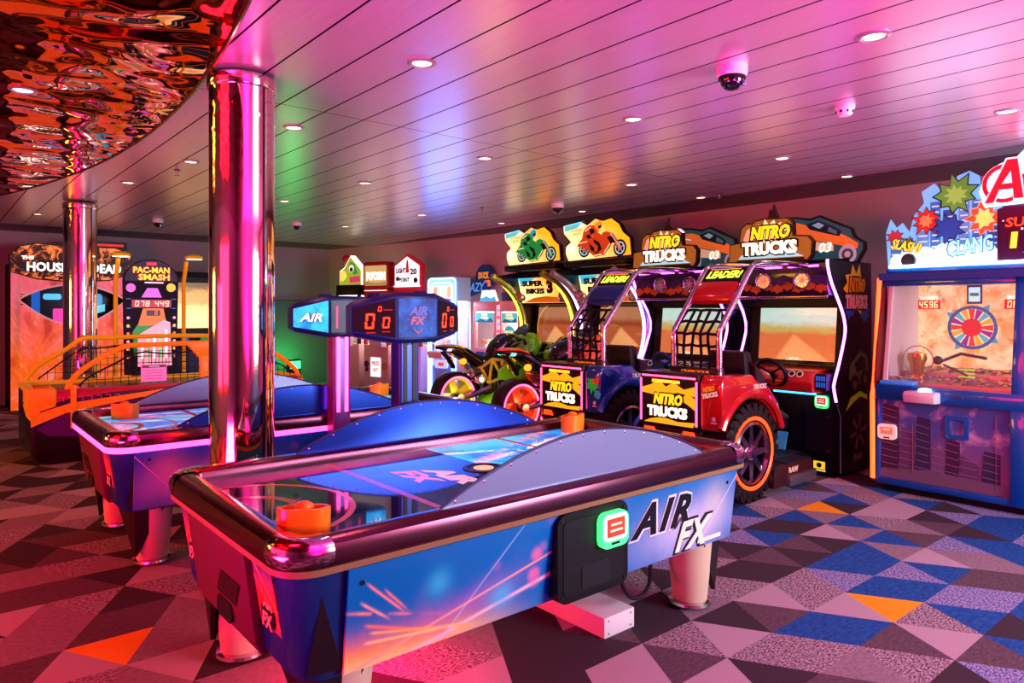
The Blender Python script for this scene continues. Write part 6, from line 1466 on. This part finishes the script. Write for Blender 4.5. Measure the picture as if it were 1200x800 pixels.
# pink twin claw machines with duck stickers
def claw_machine(label, y, w, post, seed):
    t = thing('claw_machine', label, 'claw machine', (6.98, y, 0), WEST, 'pink duck claw machines'); d = .75
    shell(t, w, d, 1.72, P('#e8949c', .35, 0, .1), .95, 1.55, P('#d8909c', .45)); prizes(t, w, d, .98, seed, ('#ffe070', '#f8d860', '#f0a040', '#e86048', '#ffffff'), 50); claw(t, 1.54, d)
    b = B(); b.box((-w/2+.08, -.005, .70), (w/2-.08, .02, .90), P('#1c2c70', .4), .008); control_y = 0; b.out('control_board', t)
    f = front(0, -.008, 0); b = B(); b.rect(f, .08, .80, .11, .11, P('#d8e8ff', .3, 0, .6), .03, 0, .02); b.rect(f, .08, .80, .07, .06, P('#e04838', .3, 0, .8), .003, .03); b.out('card_reader', t)
    f = front(0, .008, 0)
    b = B(); b.rect(f, 0, 1.46, w-.12, .16, P('#58c8d0', .35, 0, .7), .003); b.poly([(-w/2+.07, 1.39), (-.1, 1.44), (.05, 1.40), (.16, 1.45), (w/2-.07, 1.40), (w/2-.07, 1.38), (-w/2+.07, 1.38)], f, P('#1c7a98', .4, 0, .4), .002, .003); b.text('DUCK', f, 0, 1.50, .16, .04, P('#fff0a0', .3, 0, 1), .002, .003, .04); b.text('CATCHER', f, 0, 1.45, .2, .035, P('#fff0a0', .3, 0, 1), .002, .003, .03); b.out('window_banner', t)
    if post:
        b = B(); b.cyl((-w/2-.0, -.01, .95), (-w/2-.0, -.01, 1.66), .028, P('#f8c8d8', .3, 0, .8))
        for k in range(6): b.cyl((-w/2-.0, -.01, 1.0+k*.11), (-w/2-.0, -.01, 1.045+k*.11), .030, P(('#e85a90', '#60b8f0')[k % 2], .3, 0, .9)); 
        b.out('striped_post', t)
        b = B(); b.disc(f, .0, 1.17, .16, P('#28a8c8', .3, 0, .8), .003); b.text('DUCK', f, 0, 1.215, .22, .09, P('#e0701c', .4), .002, .003, .08); b.text('DUCK', f, 0, 1.215, .21, .08, P('#ffec80', .3, 0, 1.2), .003, .005, .04); b.text('CATCHER', f, 0, 1.11, .32, .08, P('#e0701c', .4), .002, .003, .08); b.text('CATCHER', f, 0, 1.11, .31, .07, P('#ffec80', .3, 0, 1.2), .003, .005, .04); b.out('round_sticker', t)
        b = B(); b.box((-w/2, .05, 1.72), (w/2, .5, 1.86), P('#2c2438', .4), .01)
        for k in range(6): b.poly([(-w/2+.03+k*.075, 1.86), (-w/2+.06+k*.075, 1.93-.02*(k % 2)), (-w/2+.09+k*.075, 1.86)], front(0, .06, 0), P(('#c84c5c', '#e89048', '#58a8b8')[k % 3], .4), .01)
        b.out('roof_sign', t)
    else:
        b = B(); b.prism([(-w/2+.12, 1.72), (w/2-.05, 1.72), (w/2-.14, 1.90), (-w/2+.18, 1.90)], 'y', .05, .10, P('#fff8e8', .3, 0, 1.6)); sg = b.out('roof_sign', t)
        f = front(0, .048, 0); b = B(); b.poly([(-w/2+.12, 1.72), (w/2-.05, 1.72), (w/2-.08, 1.80), (.1, 1.77), (0, 1.81), (-.14, 1.77), (-w/2+.15, 1.80)], f, P('#40b8c8', .3, 0, .8), .003); b.out('sign_face', sg)
    return t
t = claw_machine('pink claw machine with a white and teal roof sign', 9.05, .60, False, 11)
t = claw_machine('pink claw machine with a round duck sticker and striped corner post', 8.42, .50, True, 12)
# round and jagged wall signs over the claw machines
t = thing('wall_sign', 'round dark blue duck sign on the wall above the pink claw machines', 'sign', (7.50, 9.70, 2.13), WEST)
f = front(0, 0, 0); b = B(); b.disc(f, 0, 0, .24, P('#123c7c', .4, 0, .15), .03); b.out('disc_board', t)
b = B(); b.text('DUCK', f, 0, .05, .30, .12, P('#f08a20', .4, 0, .7), .004, .03, .05); b.text('CATCHER', f, 0, -.09, .40, .11, P('#f08a20', .4, 0, .7), .004, .03, .05); b.out('sign_lettering', t)
t = thing('wall_sign', 'jagged blue graffiti sign on the wall above the pink claw machines', 'sign', (7.46, 10.0, 1.98), WEST+rad(5))
f = front(0, 0, 0); b = B(); rn = random.Random(5)
b.poly([(-.52, .12), (-.3, .08), (-.25, .18), (-.12, .08), (.1, .1), (.3, .16), (.34, .06), (.55, .12), (.42, -.02), (.5, -.14), (.2, -.10), (-.1, -.18), (-.2, -.1), (-.38, -.22), (-.36, -.06), (-.5, -.02)], f, P('#1c3c9c', .4, 0, .2), .03); b.out('jagged_board', t)
b = B(); b.text('CRAZY', f, .04, .0, .62, .18, P('#181028', .4), .003, .03, .06, .2); b.text('CRAZY', f, .04, .0, .60, .16, P('#60a8f0', .4, 0, .6), .003, .033, .02, .2); b.out('sign_lettering', t)
# green glowing floor box near the far corner
t = thing('exit_light', 'small green glowing box low on the back wall', 'light', (5.55, 13.3, 0))
b = B(); b.box((-.12, -.08, 0), (.12, .08, .62), P('#1a1a1e', .5), .01); b.out('stand', t)
b = B(); b.box((-.1, -.09, .44), (.1, -.08, .58), P('#60ff90', .3, 0, 5.0, 0, '#30ff70')); b.out('light_panel', t)
# ------------------------------------------------------------------ light
def area(name, loc, target, size, h, power, sy=None):
    d = bpy.data.lights.new(name, 'AREA'); d.shape = 'RECTANGLE'; d.size = size; d.size_y = sy or size; d.color = lin(h)[:3]; d.energy = power
    o = bpy.data.objects.new(name, d); COL.objects.link(o); o.location = loc
    o.rotation_euler = (Vector(target)-Vector(loc)).to_track_quat('-Z', 'Y').to_euler(); return o
def point(name, loc, r, h, power):
    d = bpy.data.lights.new(name, 'POINT'); d.shadow_soft_size = r; d.color = lin(h)[:3]; d.energy = power
    o = bpy.data.objects.new(name, d); COL.objects.link(o); o.location = loc; return o
def spot(name, loc, h, power, ang=110):
    d = bpy.data.lights.new(name, 'SPOT'); d.spot_size = rad(ang); d.spot_blend = .6; d.shadow_soft_size = .05; d.color = lin(h)[:3]; d.energy = power
    o = bpy.data.objects.new(name, d); COL.objects.link(o); o.location = loc; return o
for x, y, l in DL:
    spot('downlight_lamp', (x, y, ZC-.02), '#ff8c98', 22, 130)
area('red_side_fill', (-3.9, 3.2, 1.5), (1.0, 4.2, .0), 3.0, '#ff1030', 320, 1.8)  # unseen red fill added to tint the left carpet
area('red_side_fill', (-2.4, 4.6, 1.3), (.2, 4.6, .0), 1.2, '#ff1030', 120, 1.2)  # closer added red fill for the near left carpet
area('gold_side_fill', (-3.9, 8.5, 1.7), (1.0, 6.0, 1.6), 1.6, '#ffa838', 130, .8)  # added gold fill for warm reflections in column and mirror
area('magenta_ceiling_fill', (-1.3, 2.4, .3), (-1.0, 2.6, 2.9), 1.4, '#ff30b0', 260, 1.4)  # added out-of-view magenta fill, aimed up at the ceiling
q = area('magenta_ceiling_fill', (.8, -2.2, .3), (.9, -1.8, 2.9), 2.0, '#ff28b8', 760, 1.2); q.data.spread = rad(140)  # second added magenta ceiling fill, behind the camera
q = area('magenta_ceiling_fill', (4.6, -2.2, .3), (4.5, -1.8, 2.9), 2.0, '#ff4cb8', 560, 1.2); q.data.spread = rad(140)  # third added magenta ceiling fill, out of view to the right
q = area('white_table_fill', (5.2, -2.8, 1.6), (3.4, 2.5, .3), 2.6, '#e4f4ff', 190, 1.6); q.data.spread = rad(120)  # added white fill behind the camera for table side and carpet
point('under_table_fill', (1.5, 2.75, .3), .08, '#ff0a50', 40)  # added point that reddens the carpet under the front table
point('green_lamp', (5.75, 13.9, .6), .1, '#18e060', 32)
point('bike_underlight', (5.3, 5.6, .5), .05, '#ff8a50', 8)
point('bike_underlight', (5.3, 6.7, .5), .05, '#ffe070', 8)
w = bpy.data.worlds.new('room_air'); SC.world = w; w.use_nodes = True
w.node_tree.nodes['Background'].inputs[0].default_value = lin('#a04a78'); w.node_tree.nodes['Background'].inputs[1].default_value = .05
# ------------------------------------------------------------------ camera
cd = bpy.data.cameras.new('camera'); cam = bpy.data.objects.new('camera', cd); COL.objects.link(cam)
cd.sensor_width = 36; cd.lens = 824/1200*36; cd.shift_y = -37/1200; cd.clip_start = .05
cam.location = (0, 0, 1.58); cam.rotation_euler = (PI/2, 0, rad(50.1)-PI/2)
SC.camera = cam
vs_ = SC.view_settings; SC.display_settings.display_device = 'sRGB'
vs_.view_transform = 'Standard'; vs_.look = 'None'; vs_.exposure = 0.0; vs_.gamma = 1.0; vs_.use_curve_mapping = False
SC.cycles.use_denoising = True; SC.cycles.max_bounces = 8; SC.cycles.diffuse_bounces = 3; SC.cycles.glossy_bounces = 4; SC.cycles.transparent_max_bounces = 8
SC.cycles.sample_clamp_indirect = 6; SC.cycles.caustics_reflective = False; SC.cycles.caustics_refractive = False
